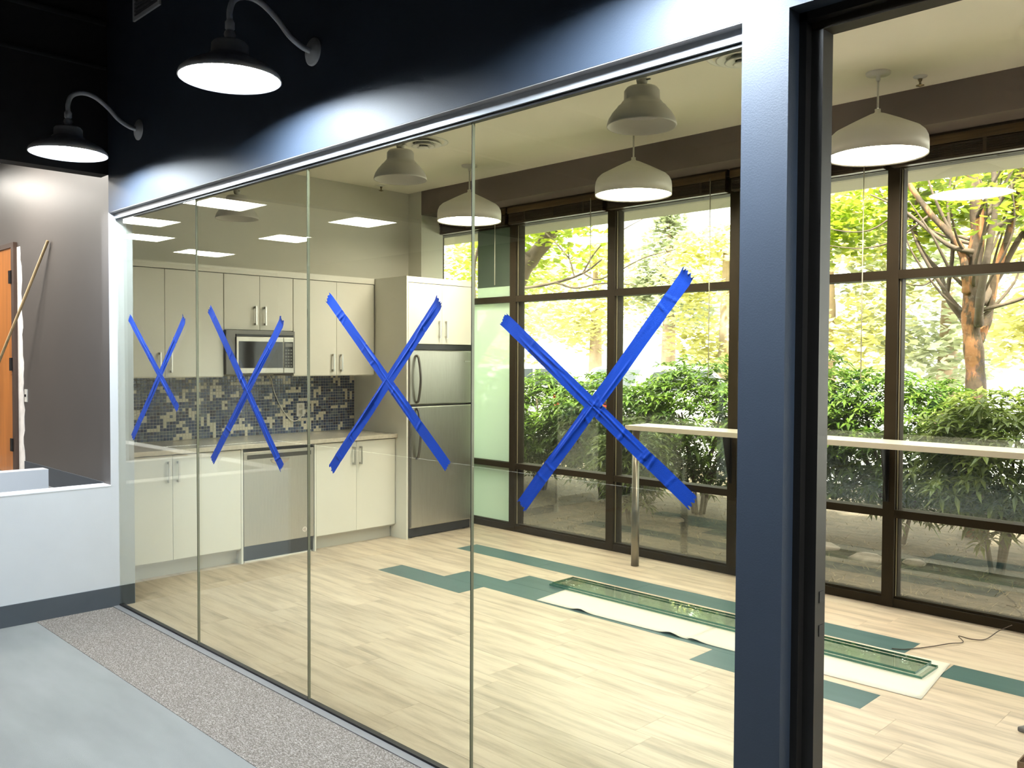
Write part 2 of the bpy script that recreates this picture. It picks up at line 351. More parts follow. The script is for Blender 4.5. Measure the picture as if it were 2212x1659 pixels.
sbox('ceiling_corridor', 'black_paint', 'black painted corridor ceiling', 'ceiling', XG - 0.12, XE, -6.5, HF, ROOF, ROOF + 0.1)
sbox('ceiling_office', 'office_ceiling', 'pale office ceiling beyond the opening', 'ceiling', -15.0, XG - 0.12, -6.5, 0.05, 3.20, 3.30)
sbox('wall_back', 'grey_wall_paint', 'grey wall at the back of the corridor', 'wall', -15.0, XE, -6.6, -6.5, 0, ROOF + 0.1)
sbox('wall_corridor_right', 'grey_wall_paint', 'grey wall at the right end of the corridor', 'wall', XE, XE + 0.1, -6.5, HF, 0, ROOF + 0.1)
sbox('wall_office_left', 'grey_wall_paint', 'grey wall at the far left of the office', 'wall', -15.1, -15.0, -6.5, 0.09, 0, 3.3)
sbox('trim_1', 'grey_trim', 'grey floor strip along the foot of the glass', 'trim', XG, XC1, -0.052, -0.014, -0.006, 0.006)

# ------------------------------------------------------------------ structure: kitchen shell
sbox('wall_left', 'cream_wall', 'pale kitchen wall behind the cabinets', 'wall', XK - 0.12, XK, 0.09, W + 0.1, 0, HC)
sbox('wall_stub', 'cream_wall', 'narrow pale wall beside the first window', 'wall', XK, -6.56, WS, W - 0.02, 2.30, HC)
sbox('wall_soffit', 'mauve_paint', 'mauve brown bulkhead above the blinds', 'bulkhead', -6.56, XE, WS, W + 0.10, HS, HC)
sbox('wall_kitchen_right', 'cream_wall', 'pale wall at the right end of the kitchen', 'wall', XE, XE + 0.1, HB, W + 0.1, 0, HC)
sbox('ceiling', 'cream_ceiling', 'cream kitchen ceiling', 'ceiling', XK - 0.12, XE, HB, W + 0.1, HC, HC + 0.1)
sbox('roof_eave', 'eave_beige', 'beige eave outside above the windows', 'eave', -14.0, XE + 1, W + 0.12, 4.05, 2.795, 3.05)
sbox('wall_outside_left', 'eave_beige', 'building wall outside left of the windows', 'wall', -14.0, XK - 0.12, W, W + 0.12, 0, 3.05)

fl = sbox('floor', 'subfloor', 'kitchen floor of pale oak and teal planks', 'floor', XK, XE, -0.014, W + 0.02, -0.2, -0.008)
rng = random.Random(4)
PW, PL, Y0 = 0.2285, 0.9078, 1.730
offs = {0: -4.360, 1: -4.778, 2: -4.360, 3: -1.536, 4: -5.417}
teal = {0: [(-5.27, -4.36), (-2.545, -1.636)], 1: [(-4.78, -1.9)], 2: [(-4.36, -3.45)], 3: [(-1.54, -0.62)], 4: [(-5.42, -1.78)]}
pm = {}
for r in range(-8, 8):
    ya, yb = max(Y0 + r * PW, -0.012), min(Y0 + (r + 1) * PW, W + 0.0)
    if yb - ya < 0.02: continue
    x = offs.get(r, rng.uniform(-5, -4)); x -= math.ceil((x - XK) / PL) * PL
    while x < 1.2:
        xa, xb = max(x, XK), x + PL
        if xb - xa > 0.03:
            isT = any(a - 0.02 < (xa + xb) / 2 < b + 0.02 for a, b in teal.get(r, []))
            key = (round(xb - xa, 3), round(yb - ya, 3), isT)
            cx, cy = (xa + xb) / 2, (ya + yb) / 2
            if key not in pm:
                hx, hy, g = (xb - xa) / 2 - 0.0003, (yb - ya) / 2 - 0.0003, 0.0007
                b = MB()
                vs = [(sx * hx, sy * hy, -0.006) for sx, sy in ((-1, -1), (1, -1), (1, 1), (-1, 1))] + [(sx * hx, sy * hy, 0.001) for sx, sy in ((-1, -1), (1, -1), (1, 1), (-1, 1))] + [(sx * (hx - g), sy * (hy - g), 0.002) for sx, sy in ((-1, -1), (1, -1), (1, 1), (-1, 1))]
                b.add(vs, [(0, 1, 5, 4), (1, 2, 6, 5), (2, 3, 7, 6), (3, 0, 4, 7), (4, 5, 9, 8), (5, 6, 10, 9), (6, 7, 11, 10), (7, 4, 8, 11), (8, 9, 10, 11)])
                o = b.build('plank', 'teal_plank' if isT else 'oak_plank'); pm[key] = o.data
            else:
                o = bpy.data.objects.new('plank', pm[key]); COL.objects.link(o)
            o.parent = fl; o.location = (cx - fl.location.x, cy - fl.location.y, -0.002 - fl.location.z)
            if isT: o['label'] = 'teal floor plank'
        x += PL

# ------------------------------------------------------------------ glass partition
gp = thing('glass_partition', (XG, 0, 0), 'frameless glass partition of four panes beside the column', 'partition', kind='structure')
gx = [XG + 0.004, XJ1, XJ2, XJ3, XC1 - 0.004]
tilt = [0.25, -0.10, 0.22, 0.0]
for i in range(4):
    a, b = gx[i] + 0.0014, gx[i + 1] - 0.0016
    cx = (a + b) / 2; hx = (b - a) / 2
    o = MB().box(-hx, hx, -0.005, 0.005, 0, HT - 0.018 + 0.012).build('glass_pane', 'partition_glass', gp, loc=(cx - XG, 0, 0.012))
    o.rotation_euler = (rad(tilt[i] * 0.4), 0, rad(tilt[i]))
for x in gx[1:4]:
    MB().box(x - XG - 0.0024, x - XG + 0.0006, -0.0068, 0.0068, 0.012, HT).build('joint_seal', 'glass_edge_dark', gp)
    MB().box(x - XG + 0.0007, x - XG + 0.0015, -0.0062, 0.0062, 0.012, HT).build('pane_edge', 'glass_edge_light', gp)
MB().box(0.0, XC1 - XG, -0.012, 0.012, HT, HT + 0.012).build('head_gasket', 'gasket_black', gp)
MB().box(0.0, XC1 - XG, -0.022, 0.022, HT + 0.012, HH).build('head_channel', 'silver_channel', gp)
MB().box(0.0, XC1 - XG, HF + 0.001, -0.022, HH - 0.003, HH - 0.0003).build('head_soffit', 'soffit_grey', gp)
MB().box(0.0, XC1 - XG, -0.012, 0.012, -0.004, 0.014).build('base_channel', 'gasket_black', gp)

# doorway frame
d1 = thing('door_1', (XC2, 0.03, 0), 'black metal frame of the open doorway right of the column', 'door frame', kind='structure')
cbox('jamb', 'black_frame', d1, XC2, XC2 + 0.020, 0.0, 0.056, 0, HH)
cbox('jamb_stop', 'black_frame', d1, XC2 + 0.020, XC2 + 0.052, 0.028, 0.085, 0, HH - 0.04)
cbox('head', 'black_frame', d1, XC2, -0.10, 0.0, 0.056, HH - 0.022, HH)
cbox('head_stop', 'bronze_frame', d1, XC2, -0.10, 0.028, 0.085, HH - 0.045, HH - 0.022)
cbox('jamb', 'black_frame', d1, -0.12, -0.10, 0.0, 0.056, 0, HH)
for z in (0.84, 0.93): cbox('strike_plate', 'gasket_black', d1, XC2 + 0.052, XC2 + 0.054, 0.050, 0.075, z, z + 0.03)

# ------------------------------------------------------------------ windows
wx = [XK - 0.02 + 0.0]
edges = [-6.780] + [-5.650 + PITCHW * k for k in range(9)]
MW = 0.075
for i in range(len(edges) - 1):
    x0, x1 = edges[i], edges[i + 1]
    w = thing('window_%d' % (i + 1), (x0, W, 0), ['bronze framed window behind the refrigerator with frosted film', 'bronze framed window right of the refrigerator', 'bronze framed window behind the end of the bar counter', 'bronze framed window behind the column', 'bronze framed window at the right with the orange tree'][i] if i < 5 else 'bronze framed window out of view to the right, number %d from the kitchen' % (i + 1), 'window', kind='structure')
    cbox('mullion', 'bronze_frame', w, x0, x0 + MW, W, W + 0.12, 0, 2.96)
    cbox('glazing_stop', 'bronze_frame', w, x0 + MW, x0 + MW + 0.014, W + 0.030, W + 0.09, 0.05, 2.80)
    cbox('glazing_bead', 'bead_pale', w, x0 + MW + 0.004, x0 + MW + 0.009, W + 0.022, W + 0.030, 0.07, 2.78)
    cbox('glazing_stop', 'bronze_frame', w, x1 - 0.012, x1, W + 0.030, W + 0.09, 0.05, 2.80)
    cbox('sill_rail', 'bronze_frame', w, x0 + MW, x1, W + 0.004, W + 0.12, 0.0, 0.055)
    cbox('sill_stop', 'bronze_frame', w, x0 + MW, x1, W + 0.020, W + 0.05, 0.055, 0.070)
    cbox('transom', 'bronze_frame', w, x0 + MW, x1, W + 0.002, W + 0.12, 0.574, 0.624)
    cbox('transom', 'bronze_frame', w, x0 + MW, x1, W + 0.002, W + 0.12, 2.092, 2.148)
    cbox('head_rail', 'bronze_frame', w, x0 + MW, x1, W + 0.010, W + 0.12, 2.785, 2.96)
    for z0, z1 in ((0.055, 0.574), (0.624, 2.092), (2.148, 2.785)):
        p = cbox('pane', 'window_glass' if i > 0 else 'frosted_film', w, x0 + MW, x1, W + 0.055, W + 0.061, z0, z1)
        if i == 0 and z0 > 2:
            p.data.materials[0] = MATS['window_glass']
    if i == 0:
        cbox('film_panel', 'grey_film', w, -6.13, x1 - 0.014, W + 0.048, W + 0.052, 2.245, 2.785)
        cbox('film_strip', 'frosted_film', w, -6.13, x1 - 0.014, W + 0.048, W + 0.052, 2.148, 2.245)

# blinds, drawn up under the bulkhead
names = ['above the refrigerator cabinet', 'between the first two pendant lamps', 'behind the middle pendant lamp', 'behind the column top', 'behind the right pendant lamp']
for i in range(5):
    x0, x1 = edges[i] + (0.03 if i else 0.04), edges[i + 1] + 0.005
    b = thing('window_blind', (x0, W - 0.04, 2.8), 'raised dark wooden blind ' + names[i], 'blind', 'wooden blinds drawn up over the windows')
    cbox('head_box', 'blind_wood', b, x0, x1, W - 0.062, W - 0.006, 2.905, 2.947)
    cbox('valance', 'blind_valance', b, x0 + 0.004, x1 - 0.004, W - 0.072, W - 0.062, 2.880, 2.932, bevel=0.002)
    s = MB(); z = 2.806
    for k in range(13):
        yo = 0.003 * ((k * 7) % 5 - 2) / 2
        s.box(0.012, x1 - x0 - 0.012, -0.022 + yo, 0.026 + yo, z - 2.8, z - 2.8 + 0.0036); z += 0.0056
    s.build('slat_stack', 'blind_wood', b)['kind'] = 'stuff'
    cbox('bottom_rail', 'blind_wood', b, x0 + 0.012, x1 - 0.012, W - 0.062, W - 0.012, 2.786, 2.804, bevel=0.002)
    for k in range(3):
        xx = x0 + 0.2 + 0.34 * k
        cbox('ladder_tape', 'blind_wood', b, xx, xx + 0.02, W - 0.065, W - 0.063, 2.79, 2.90)
    MB().tube([(x1 - x0 - 0.13, -0.03, 0.1), (x1 - x0 - 0.13, -0.03, -1.35 if i in (2, 3) else -0.55)], 0.0035, 6).build('pull_cord', 'cord_white', b)

# ------------------------------------------------------------------ kitchen cabinets
HANDLE = {}
def handle(parent, x, y, z, length):
    """bow bar handle standing off a front that faces +X"""
    if length not in HANDLE:
        b = MB(); h = length / 2
        b.box(0.022, 0.030, -0.006, 0.006, -h, h)
        b.box(0.0, 0.024, -0.0065, 0.0065, h - 0.016, h); b.box(0.0, 0.024, -0.0065, 0.0065, -h, -h + 0.016)
        o = b.build('handle', 'chrome_brushed', parent); HANDLE[length] = o.data
    else:
        o = bpy.data.objects.new('handle', HANDLE[length]); COL.objects.link(o); o.parent = parent
    p = parent.matrix_local.translation if False else parent.location + (parent.parent.location if parent.parent else Vector())
    o.location = (x - p.x, y - p.y, z - p.z); return o
def door(parent, x, y0, y1, z0, z1, hy, hz, hl=0.15):
    c = Vector((x - 0.009, (y0 + y1) / 2, z0)); p = parent.location
    hy2 = (y1 - y0) / 2 - 0.0015
    o = MB().box(-0.009, 0.009, -hy2, hy2, 0.0015, z1 - z0 - 0.0015).build('door', 'cabinet_white', parent, loc=c - p, bevel=0.0012)
    if hl: 
        h = handle(o, x, hy, hz, hl); h.location = (0.009, hy - c.y, hz - c.z)
    return o
def base_cabinet(y0, y1, split, label):
    c = thing('base_cabinet', (XK + 0.3, (y0 + y1) / 2, 0), label, 'cabinet', 'white base cabinets')
    cbox('body', 'cabinet_edge', c, XK + 0.004, XD - 0.020, y0, y1, 0.105, 0.880)
    cbox('toe_kick', 'cabinet_edge', c, XK + 0.004, XD - 0.075, y0, y1, 0.0, 0.105)
    door(c, XD, y0 + 0.001, split, 0.118, 0.874, split - 0.033, 0.755)
    door(c, XD, split, y1 - 0.001, 0.118, 0.874, split + 0.036, 0.755)
    return c
base_cabinet(0.095, 1.088, 0.558, 'white two door base cabinet left of the dishwasher')
base_cabinet(1.748, 2.553, 2.142, 'white two door base cabinet right of the dishwasher')
for y, s in ((1.089, 'left'), (1.733, 'right')):
    tag(MB().box(XK + 0.004, XD, y, y + 0.015, 0, 0.880).build('gable_panel', 'cabinet_white'), 'thin white upright panel at the %s side of the dishwasher' % s, 'panel', 'dishwasher end panels')
ct = tag(MB().box(XK + 0.004, XD + 0.030, 0.092, 2.556, 0.882, 0.915).build('countertop', 'quartz', bevel=0.002), 'beige stone countertop running along the kitchen wall', 'countertop')

def upper(y0, y1, split, z0, label, hz, depthx=XU):
    c = thing('wall_cabinet', (XK + 0.15, (y0 + y1) / 2, z0), label, 'cabinet', 'white wall cabinets')
    cbox('body', 'cabinet_edge', c, XK + 0.003, depthx - 0.020, y0 + 0.0005, y1 - 0.0005, z0, 2.236)
    cbox('light_rail', 'cabinet_white', c, depthx - 0.030, depthx - 0.019, y0 + 0.001, y1 - 0.001, z0 - 0.006, z0 + 0.002)
    door(c, depthx, y0 + 0.001, split, z0, 2.233, split - 0.042, hz)
    door(c, depthx, split, y1 - 0.001, z0, 2.233, split + 0.042, hz)
    return c
upper(0.095, 1.107, 0.640, 1.426, 'white wall cabinet left of the microwave', 1.535)
upper(1.109, 1.721, 1.417, 1.797, 'small white wall cabinet above the microwave', 1.912)
upper(1.723, 2.548, 2.150, 1.426, 'white wall cabinet right of the microwave', 1.535)
tag(MB().box(XK + 0.003, XU - 0.001, 0.095, 2.552, 2.238, 2.287).build('cabinet_fascia', 'cabinet_white'), 'white filler board along the top of the wall cabinets', 'trim')
# refrigerator surround
c = thing('refrigerator_surround', (XK + 0.3, 2.955, 0), 'tall white surround with two door cabinet above the refrigerator', 'cabinet')
cbox('side_panel', 'cabinet_white', c, XK + 0.003, XP, 2.557, 2.574, 0, 2.287)
cbox('side_panel', 'cabinet_white', c, XK + 0.003, XP, 3.338, 3.352, 0, 2.287)
cbox('body', 'cabinet_edge', c, XK + 0.003, XP - 0.020, 2.576, 3.336, 1.702, 2.285)
door(c, XP, 2.576, 2.958, 1.702, 2.233, 2.920, 1.835); door(c, XP, 2.958, 3.336, 1.702, 2.233, 3.000, 1.835)
cbox('fascia', 'cabinet_white', c, XP - 0.02, XP - 0.001, 2.576, 3.336, 2.237, 2.287)

# backsplash mosaic
bs = thing('backsplash', (XK, 1.33, 0.915), 'mosaic tile backsplash in dark blues and cream', 'backsplash')
cbox('grout', 'grout', bs, XK + 0.0005, XK + 0.004, 0.095, 2.556, 0.917, 1.424)
NT_Y, NT_Z = 96, 20
ty, tz = (2.556 - 0.095) / NT_Y, (1.422 - 0.918) / NT_Z
rng = random.Random(11); grid = [[-1] * NT_Z for _ in range(NT_Y)]
shapes = [[(0, 0), (1, 0), (2, 0), (2, 1)], [(0, 0), (0, 1), (0, 2), (1, 2)], [(0, 0), (1, 0), (1, 1), (2, 1)], [(0, 0), (0, 1), (0, 2)], [(0, 0), (0, 1), (0, 2), (0, 3)], [(0, 0), (1, 0), (2, 0), (3, 0), (3, -1)], [(0, 0), (1, 0), (2, 0), (1, 1)], [(0, 0), (1, 0), (0, 1), (0, 2), (1, 2)], [(0, 0)]]
for _ in range(135):
    sh = rng.choice(shapes); a, b = rng.randrange(NT_Y), rng.randrange(NT_Z); fl_ = rng.random() < 0.5
    for i, j in sh:
        p, q = a + (j if fl_ else i), b + (i if fl_ else j)
        if 0 <= p < NT_Y and 0 <= q < NT_Z: grid[p][q] = 4
b = MB()
for i in range(NT_Y):
    for j in range(NT_Z):
        m = grid[i][j]
        if m < 0: m = rng.choices([0, 1, 2, 3], [4, 4, 2, 2])[0]
        y0, z0 = 0.095 + i * ty + 0.0012 - 1.33, 0.918 + j * tz + 0.0012 - 0.915
        y1, z1 = y0 + ty - 0.0024, z0 + tz - 0.0024
        vs = [(0.004, y0, z0), (0.004, y1, z0), (0.004, y1, z1), (0.004, y0, z1), (0.0065, y0 + .001, z0 + .001), (0.0065, y1 - .001, z0 + .001), (0.0065, y1 - .001, z1 - .001), (0.0065, y0 + .001, z1 - .001)]
        b.add(vs, [(0, 1, 5, 4), (1, 2, 6, 5), (2, 3, 7, 6), (3, 0, 4, 7), (4, 5, 6, 7)], m)
b.build('tiles', ['tile_0', 'tile_1', 'tile_2', 'tile_3', 'tile_cream'], bs)['kind'] = 'stuff'
# outlet and microwave flex
ot = thing('wall_outlet', (XK + 0.007, 1.985, 1.06), 'cream wall outlet on the tiles under the microwave', 'outlet')
cbox('cover_plate', 'plastic_white', ot, XK + 0.0065, XK + 0.011, 1.945, 2.025, 1.060, 1.178, bevel=0.002)
for z in (1.085, 1.135): cbox('socket', 'cabinet_edge', ot, XK + 0.011, XK + 0.013, 1.968, 2.002, z, z + 0.028)
cbox('plug', 'plastic_white', ot, XK + 0.013, XK + 0.035, 1.990, 2.020, 1.080, 1.120, bevel=0.003)
tag(MB().tube(smooth_path([(XK + 0.03, 1.66, 1.435), (XK + 0.014, 1.70, 1.38), (XK + 0.014, 1.725, 1.28), (XK + 0.015, 1.80, 1.13), (XK + 0.017, 1.89, 1.03), (XK + 0.02, 1.96, 1.035), (XK + 0.03, 2.005, 1.095)]), 0.0045, 8).build('power_cord', 'plastic_white'), 'thin pale power cord looping from microwave to outlet', 'cord')

# microwave
mw = thing('microwave', (XK + 0.2, 1.415, 1.44), 'stainless microwave mounted under the small wall cabinet', 'microwave')
XM = XU + 0.045
cbox('body', 'stainless_dark', mw, XK + 0.006, XM - 0.035, 1.112, 1.718, 1.442, 1.793)
cbox('vent_grille', 'appliance_black', mw, XM - 0.035, XM - 0.012, 1.195, 1.705, 1.745, 1.760)
cbox('surround', 'stainless_dark', mw, XM - 0.035, XM - 0.014, 1.112, 1.188, 1.444, 1.792); cbox('surround', 'stainless_dark', mw, XM - 0.035, XM - 0.014, 1.188, 1.718, 1.762, 1.792)
cbox('surround', 'stainless_dark', mw, XM - 0.035, XM - 0.014, 1.704, 1.718, 1.444, 1.762)
cbox('door', 'stainless', mw, XM - 0.035, XM, 1.190, 1.606, 1.450, 1.742, bevel=0.003)
cbox('door_window', 'oven_glass', mw, XM, XM + 0.002, 1.210, 1.600, 1.492, 1.705)
cbox('control_panel', 'stainless', mw, XM - 0.035, XM, 1.607, 1.702, 1.450, 1.742, bevel=0.003)
cbox('control_glass', 'oven_glass', mw, XM, XM + 0.002, 1.612, 1.694, 1.492, 1.705)
for k in range(6):
    for j in range(3):
        cbox('button', 'stainless_dark', mw, XM + 0.002, XM + 0.0035, 1.619 + j * 0.024, 1.635 + j * 0.024, 1.500 + k * 0.026, 1.514 + k * 0.026)
cbox('display', 'stainless_dark', mw, XM + 0.002, XM + 0.003, 1.620, 1.686, 1.665, 1.695)

# dishwasher
dw = thing('dishwasher', (XK + 0.3, 1.4185, 0), 'stainless dishwasher with dark kick plate and round sticker', 'dishwasher')
cbox('tub', 'appliance_black', dw, XK + 0.02, XD - 0.025, 1.107, 1.731, 0.02, 0.876)
cbox('door', 'stainless', dw, XD - 0.025, XD - 0.002, 1.110, 1.728, 0.128, 0.852, bevel=0.003)
cbox('grip_recess', 'recess_grey', dw, XD - 0.002, XD - 0.0005, 1.140, 1.700, 0.795, 0.828)
b = MB(); px = XD - dw.location.x
vs = []; n = 14
for k in range(n + 1):
    a = math.pi * k / n; vs.append((px - 0.001, -0.085 * math.cos(a), 0.782 - 0.042 * math.sin(a)))
for k in range(n + 1):
    a = math.pi * k / n; vs.append((px + 0.012, -0.075 * math.cos(a), 0.782 - 0.030 * math.sin(a)))
b.add(vs, [(i, i + 1, n + 2 + i, n + 1 + i) for i in range(n)] + [tuple(range(n + 1, 2 * n + 2))], 0, True)
b.build('pocket_handle', 'chrome_brushed', dw)
cbox('kick_plate', 'kick_navy', dw, XD - 0.055, XD - 0.030, 1.107, 1.731, 0.012, 0.118)
st = MB().disc((px + 0.0006, 1.640 - 1.4185, 0.195), 0.021, 'X', 24).build('sticker', 'sticker_white', dw)
b = MB()
for a0 in (0.4, 2.5, 4.6):
    pts = [(0.011 * math.cos(a0 + t * 1.3), 0.011 * math.sin(a0 + t * 1.3)) for t in (0, .33, .66, 1)] + [(0.004 * math.cos(a0 + 1.0), 0.004 * math.sin(a0 + 1.0))]
    b.add([(px + 0.0012, 1.640 - 1.4185 + p, 0.195 + q) for p, q in pts], [tuple(range(5))])
b.build('sticker_emblem', 'cardboard', st)
tag(MB().box(XD - 0.052, XD - 0.028, 1.13, 1.72, 0.0, 0.011).build('caulk_strip', 'plastic_white'), 'ragged white strip on the floor under the dishwasher', 'strip')

# refrigerator
fr = thing('refrigerator', (-6.35, 2.957, 0), 'stainless top freezer refrigerator beside the windows', 'refrigerator')
XF = -5.970
cbox('body', 'stainless_dark', fr, XK + 0.03, XF - 0.07, 2.590, 3.326, 0.03, 1.640)
cbox('freezer_door', 'stainless', fr, XF - 0.065, XF, 2.585, 3.330, 1.168, 1.648, bevel=0.010)
cbox('fridge_door', 'stainless', fr, XF - 0.065, XF, 2.585, 3.330, 0.088, 1.156, bevel=0.010)
cbox('kick_grille', 'appliance_black', fr, XF - 0.09, XF - 0.035, 2.592, 3.324, 0.008, 0.084)
cbox('top_filler', 'appliance_black', fr, XK + 0.01, XF - 0.02, 2.577, 3.335, 1.652, 1.698)  # black block in the open gap above the doors, painting its shade
cbox('badge', 'chrome_brushed', fr, XF, XF + 0.003, 3.225, 3.295, 1.545, 1.556)
cbox('door_trim', 'stainless_dark', fr, XF, XF + 0.002, 2.588, 2.606, 0.10, 1.150)
fx = XF - fr.location.x
for z0, z1 in ((1.190, 1.600), (0.700, 1.135)):
    y = 2.664 - 2.957
    MB().tube(smooth_path([(fx, y, z0), (fx + 0.030, y, z0 + 0.03), (fx + 0.058, y, (z0 + z1) / 2), (fx + 0.030, y, z1 - 0.03), (fx, y, z1)]), 0.011, 10).build('handle', 'stainless_dark', fr)
for y in (2.64, 3.27): MB().lathe([(0.0, 0), (0.018, 0), (0.018, 0.03), (0.0, 0.03)], (fx - 0.06, y - 2.957, 0), 12).build('foot', 'appliance_black', fr)

# ------------------------------------------------------------------ bar counter under the windows
bar = thing('bar_counter', (-4.07, 3.30, 0), 'white bar counter along the windows on a round steel leg', 'counter')
cbox('top', 'laminate_white', bar, -4.07, 2.9, 3.155, 3.445, 1.040, 1.075, bevel=0.0015)
MB().lathe([(0.0, 0.0), (0.030, 0.0), (0.030, 0.455), (0.027, 0.458), (0.027, 1.040), (0.0, 1.040)], (0.06, -0.085, 0), 24).build('leg', 'leg_steel', bar)
for x in (-3.387, -2.2525, -1.12, 0.0125, 1.145):
    x += 0.022
    MB().prism([(0.085, 1.040), (0.184, 1.040), (0.184, 0.675), (0.176, 0.675)], 0, x + 4.07 - 0.004, x + 4.07 + 0.004).build('bracket', 'bracket_black', bar)
    cbox('bracket_plate', 'bracket_black', bar, x - 0.017, x + 0.017, W - 0.006, W, 0.672, 1.040)

# ------------------------------------------------------------------ ceiling fittings
pend_lab = ['left white dome pendant lamp near the refrigerator', 'middle white dome pendant lamp above the largest tape cross', 'right white dome pendant lamp seen through the doorway']
pr0 = None
for i, x in enumerate((-5.40, -3.712, -2.025)):
    if pr0 is None:
        p = thing('pendant_lamp', (x, 2.76, 2.712), pend_lab[i], 'pendant lamp', 'white pendant lamps over the bar counter')
        MB().lathe([(0.258, 0.012), (0.265, 0.0), (0.265, 0.065), (0.261, 0.092), (0.249, 0.118), (0.226, 0.140), (0.13, 0.190), (0.045, 0.231), (0.020, 0.240), (0.015, 0.248), (0.016, 0.262), (0.004, 0.266)], seg=48).build('shade', 'pendant_white', p)
        MB().disc((0, 0, 0.010), 0.258, flip=True, seg=48).build('diffuser', 'pendant_glow', p)
        MB().tube([(0, 0, 0.26), (0, 0, 0.43)], 0.006, 8).build('rod', 'pendant_white', p)
        MB().lathe([(0.008, -0.045), (0.012, -0.04), (0.012, -0.014), (0.064, -0.010), (0.066, 0.0), (0.066, 0.002)], (0, 0, 0.462), 32).build('canopy', 'pendant_white', p)
        pr0 = p
    else:
        p = copy_tree(pr0); p.location = (x, 2.76, 2.712); p['label'] = pend_lab[i]
for i, (x, y, l) in enumerate(((-6.60, 2.75, 'ceiling sprinkler above the kitchen cabinets'), (-1.882, 2.986, 'ceiling sprinkler beside the right pendant lamp'))):
    s = thing('fire_sprinkler', (x, y, HC - 0.06), l, 'sprinkler', 'ceiling sprinklers')
    MB().lathe([(0.038, 0.06), (0.036, 0.055), (0.014, 0.051), (0.014, 0.045)], seg=20).build('escutcheon', 'plastic_white', s)
    MB().lathe([(0.010, 0.048), (0.010, 0.035), (0.006, 0.03), (0.006, 0.012), (0.022, 0.010), (0.022, 0.008), (0.004, 0.006), (0.003, 0.0), (0.0, 0.0)], seg=14).build('head', 'brass', s)
for x, y, l in ((-5.06, 1.99, 'round ceiling air diffuser above the third tape cross'), (-2.43, 1.99, 'round ceiling air diffuser beside the column top')):
    s = thing('air_diffuser', (x, y, HC - 0.05), l, 'air diffuser', 'round ceiling air diffusers')
    for k, (r, z) in enumerate(((0.185, 0.045), (0.135, 0.026), (0.088, 0.012), (0.045, 0.002))):
        MB().lathe([(r - 0.055 if k < 3 else 0.0, z + 0.012 if k < 3 else z), (r - 0.012, z), (r, z + 0.003), (r - 0.010, z + 0.008), (r - 0.04, z + 0.04 if z < .02 else z + .02)], seg=36).build('ring', 'plastic_white', s)

# ------------------------------------------------------------------ gooseneck lamps
lab = ['far gooseneck wall lamp nearest the grey wall', 'near gooseneck wall lamp at top of the picture', 'gooseneck wall lamp above the column, seen mirrored in the glass', 'gooseneck wall lamp right of the doorway']
g0 = None
for i, x in enumerate((-5.164, -3.311, -1.458, 0.395)):  # the last lamp is out of view, added for its light
    if g0 is None:
        g = thing('gooseneck_lamp', (x, HF, 2.69), lab[i], 'wall lamp', 'white gooseneck lamps on the partition wall')
        yc = -0.443 - HF
        sh = MB().lathe([(0.168, 0.040), (0.184, 0.022), (0.194, 0.008), (0.198, 0.0), (0.202, 0.003), (0.196, 0.022), (0.174, 0.043), (0.144, 0.060), (0.112, 0.075), (0.088, 0.086), (0.083, 0.094), (0.074, 0.098), (0.072, 0.138), (0.064, 0.148), (0.012, 0.153)], (0, yc, 0), 40).build('shade', 'lamp_white', g)
        MB().disc((0, yc, 0.0375), 0.168, flip=True, seg=40).build('led_disc', 'lamp_glow', sh)
        MB().lathe([(0.018, 0.150), (0.010, 0.158), (0.020, 0.166), (0.024, 0.179), (0.020, 0.192), (0.013, 0.198), (0.019, 0.202), (0.019, 0.228), (0.012, 0.240)], (0, yc, 0), 16).build('swivel', 'lamp_white', g)
        MB().tube(smooth_path([(0, yc, 0.235), (0, yc, 0.275), (0, yc + 0.020, 0.325), (0, yc + 0.075, 0.352), (0, yc + 0.14, 0.345), (0, yc + 0.21, 0.302), (0, yc + 0.27, 0.247), (0, yc + 0.33, 0.216), (0, -0.008, 0.208)]), 0.0125, 10).build('arm', 'lamp_white', g)
        MB().lathe([(0.0, -0.020), (0.022, -0.020), (0.030, -0.014), (0.052, -0.010), (0.060, -0.004), (0.060, 0.0)], (0, 0, 0.208), 28, axis='Y').build('wall_plate', 'lamp_white', g)
        g0 = g
    else:
        g = copy_tree(g0); g.location = (x, HF, 2.69); g['label'] = lab[i]
# unlit bell lamps inside the kitchen
bl = ['near unlit grey bell lamp above the middle pendant lamp', 'unlit grey bell lamp below the round air diffuser', 'far unlit grey bell lamp over the kitchen cabinets']
b0 = None
for i, (x, z) in enumerate(((-2.340, 2.600), (-4.060, 2.608), (-6.006, 2.596))):
    if b0 is None:
        g = thing('bell_lamp', (x, 1.0, z), bl[i], 'pendant lamp', 'unlit grey bell lamps')
        MB().lathe([(0.10, 0.055), (0.135, 0.03), (0.148, 0.002), (0.153, 0.0), (0.154, 0.006), (0.146, 0.032), (0.130, 0.058), (0.112, 0.078), (0.107, 0.086), (0.102, 0.087), (0.086, 0.108), (0.079, 0.116), (0.078, 0.155), (0.068, 0.168), (0.020, 0.172)], seg=40).build('shade', 'bell_grey', g)
        MB().lathe([(0.0, 0.054), (0.10, 0.055)], seg=40).build('diffuser', 'bell_lens', g)
        MB().lathe([(0.020, 0.171), (0.012, 0.178), (0.022, 0.186), (0.026, 0.203), (0.022, 0.220), (0.010, 0.228)], seg=16).build('swivel', 'bell_grey', g)
        MB().tube([(0.02, 0.0, 0.203), (0.045, 0.0, 0.200)], 0.004, 8).build('thumb_screw', 'bell_grey', g)
        MB().tube([(0, 0, 0.22), (0, 0, HC - z)], 0.010, 10).build('stem', 'bell_grey', g)
        b0 = g
    else:
        g = copy_tree(b0); g.location = (x, 1.0, z); g['label'] = bl[i]
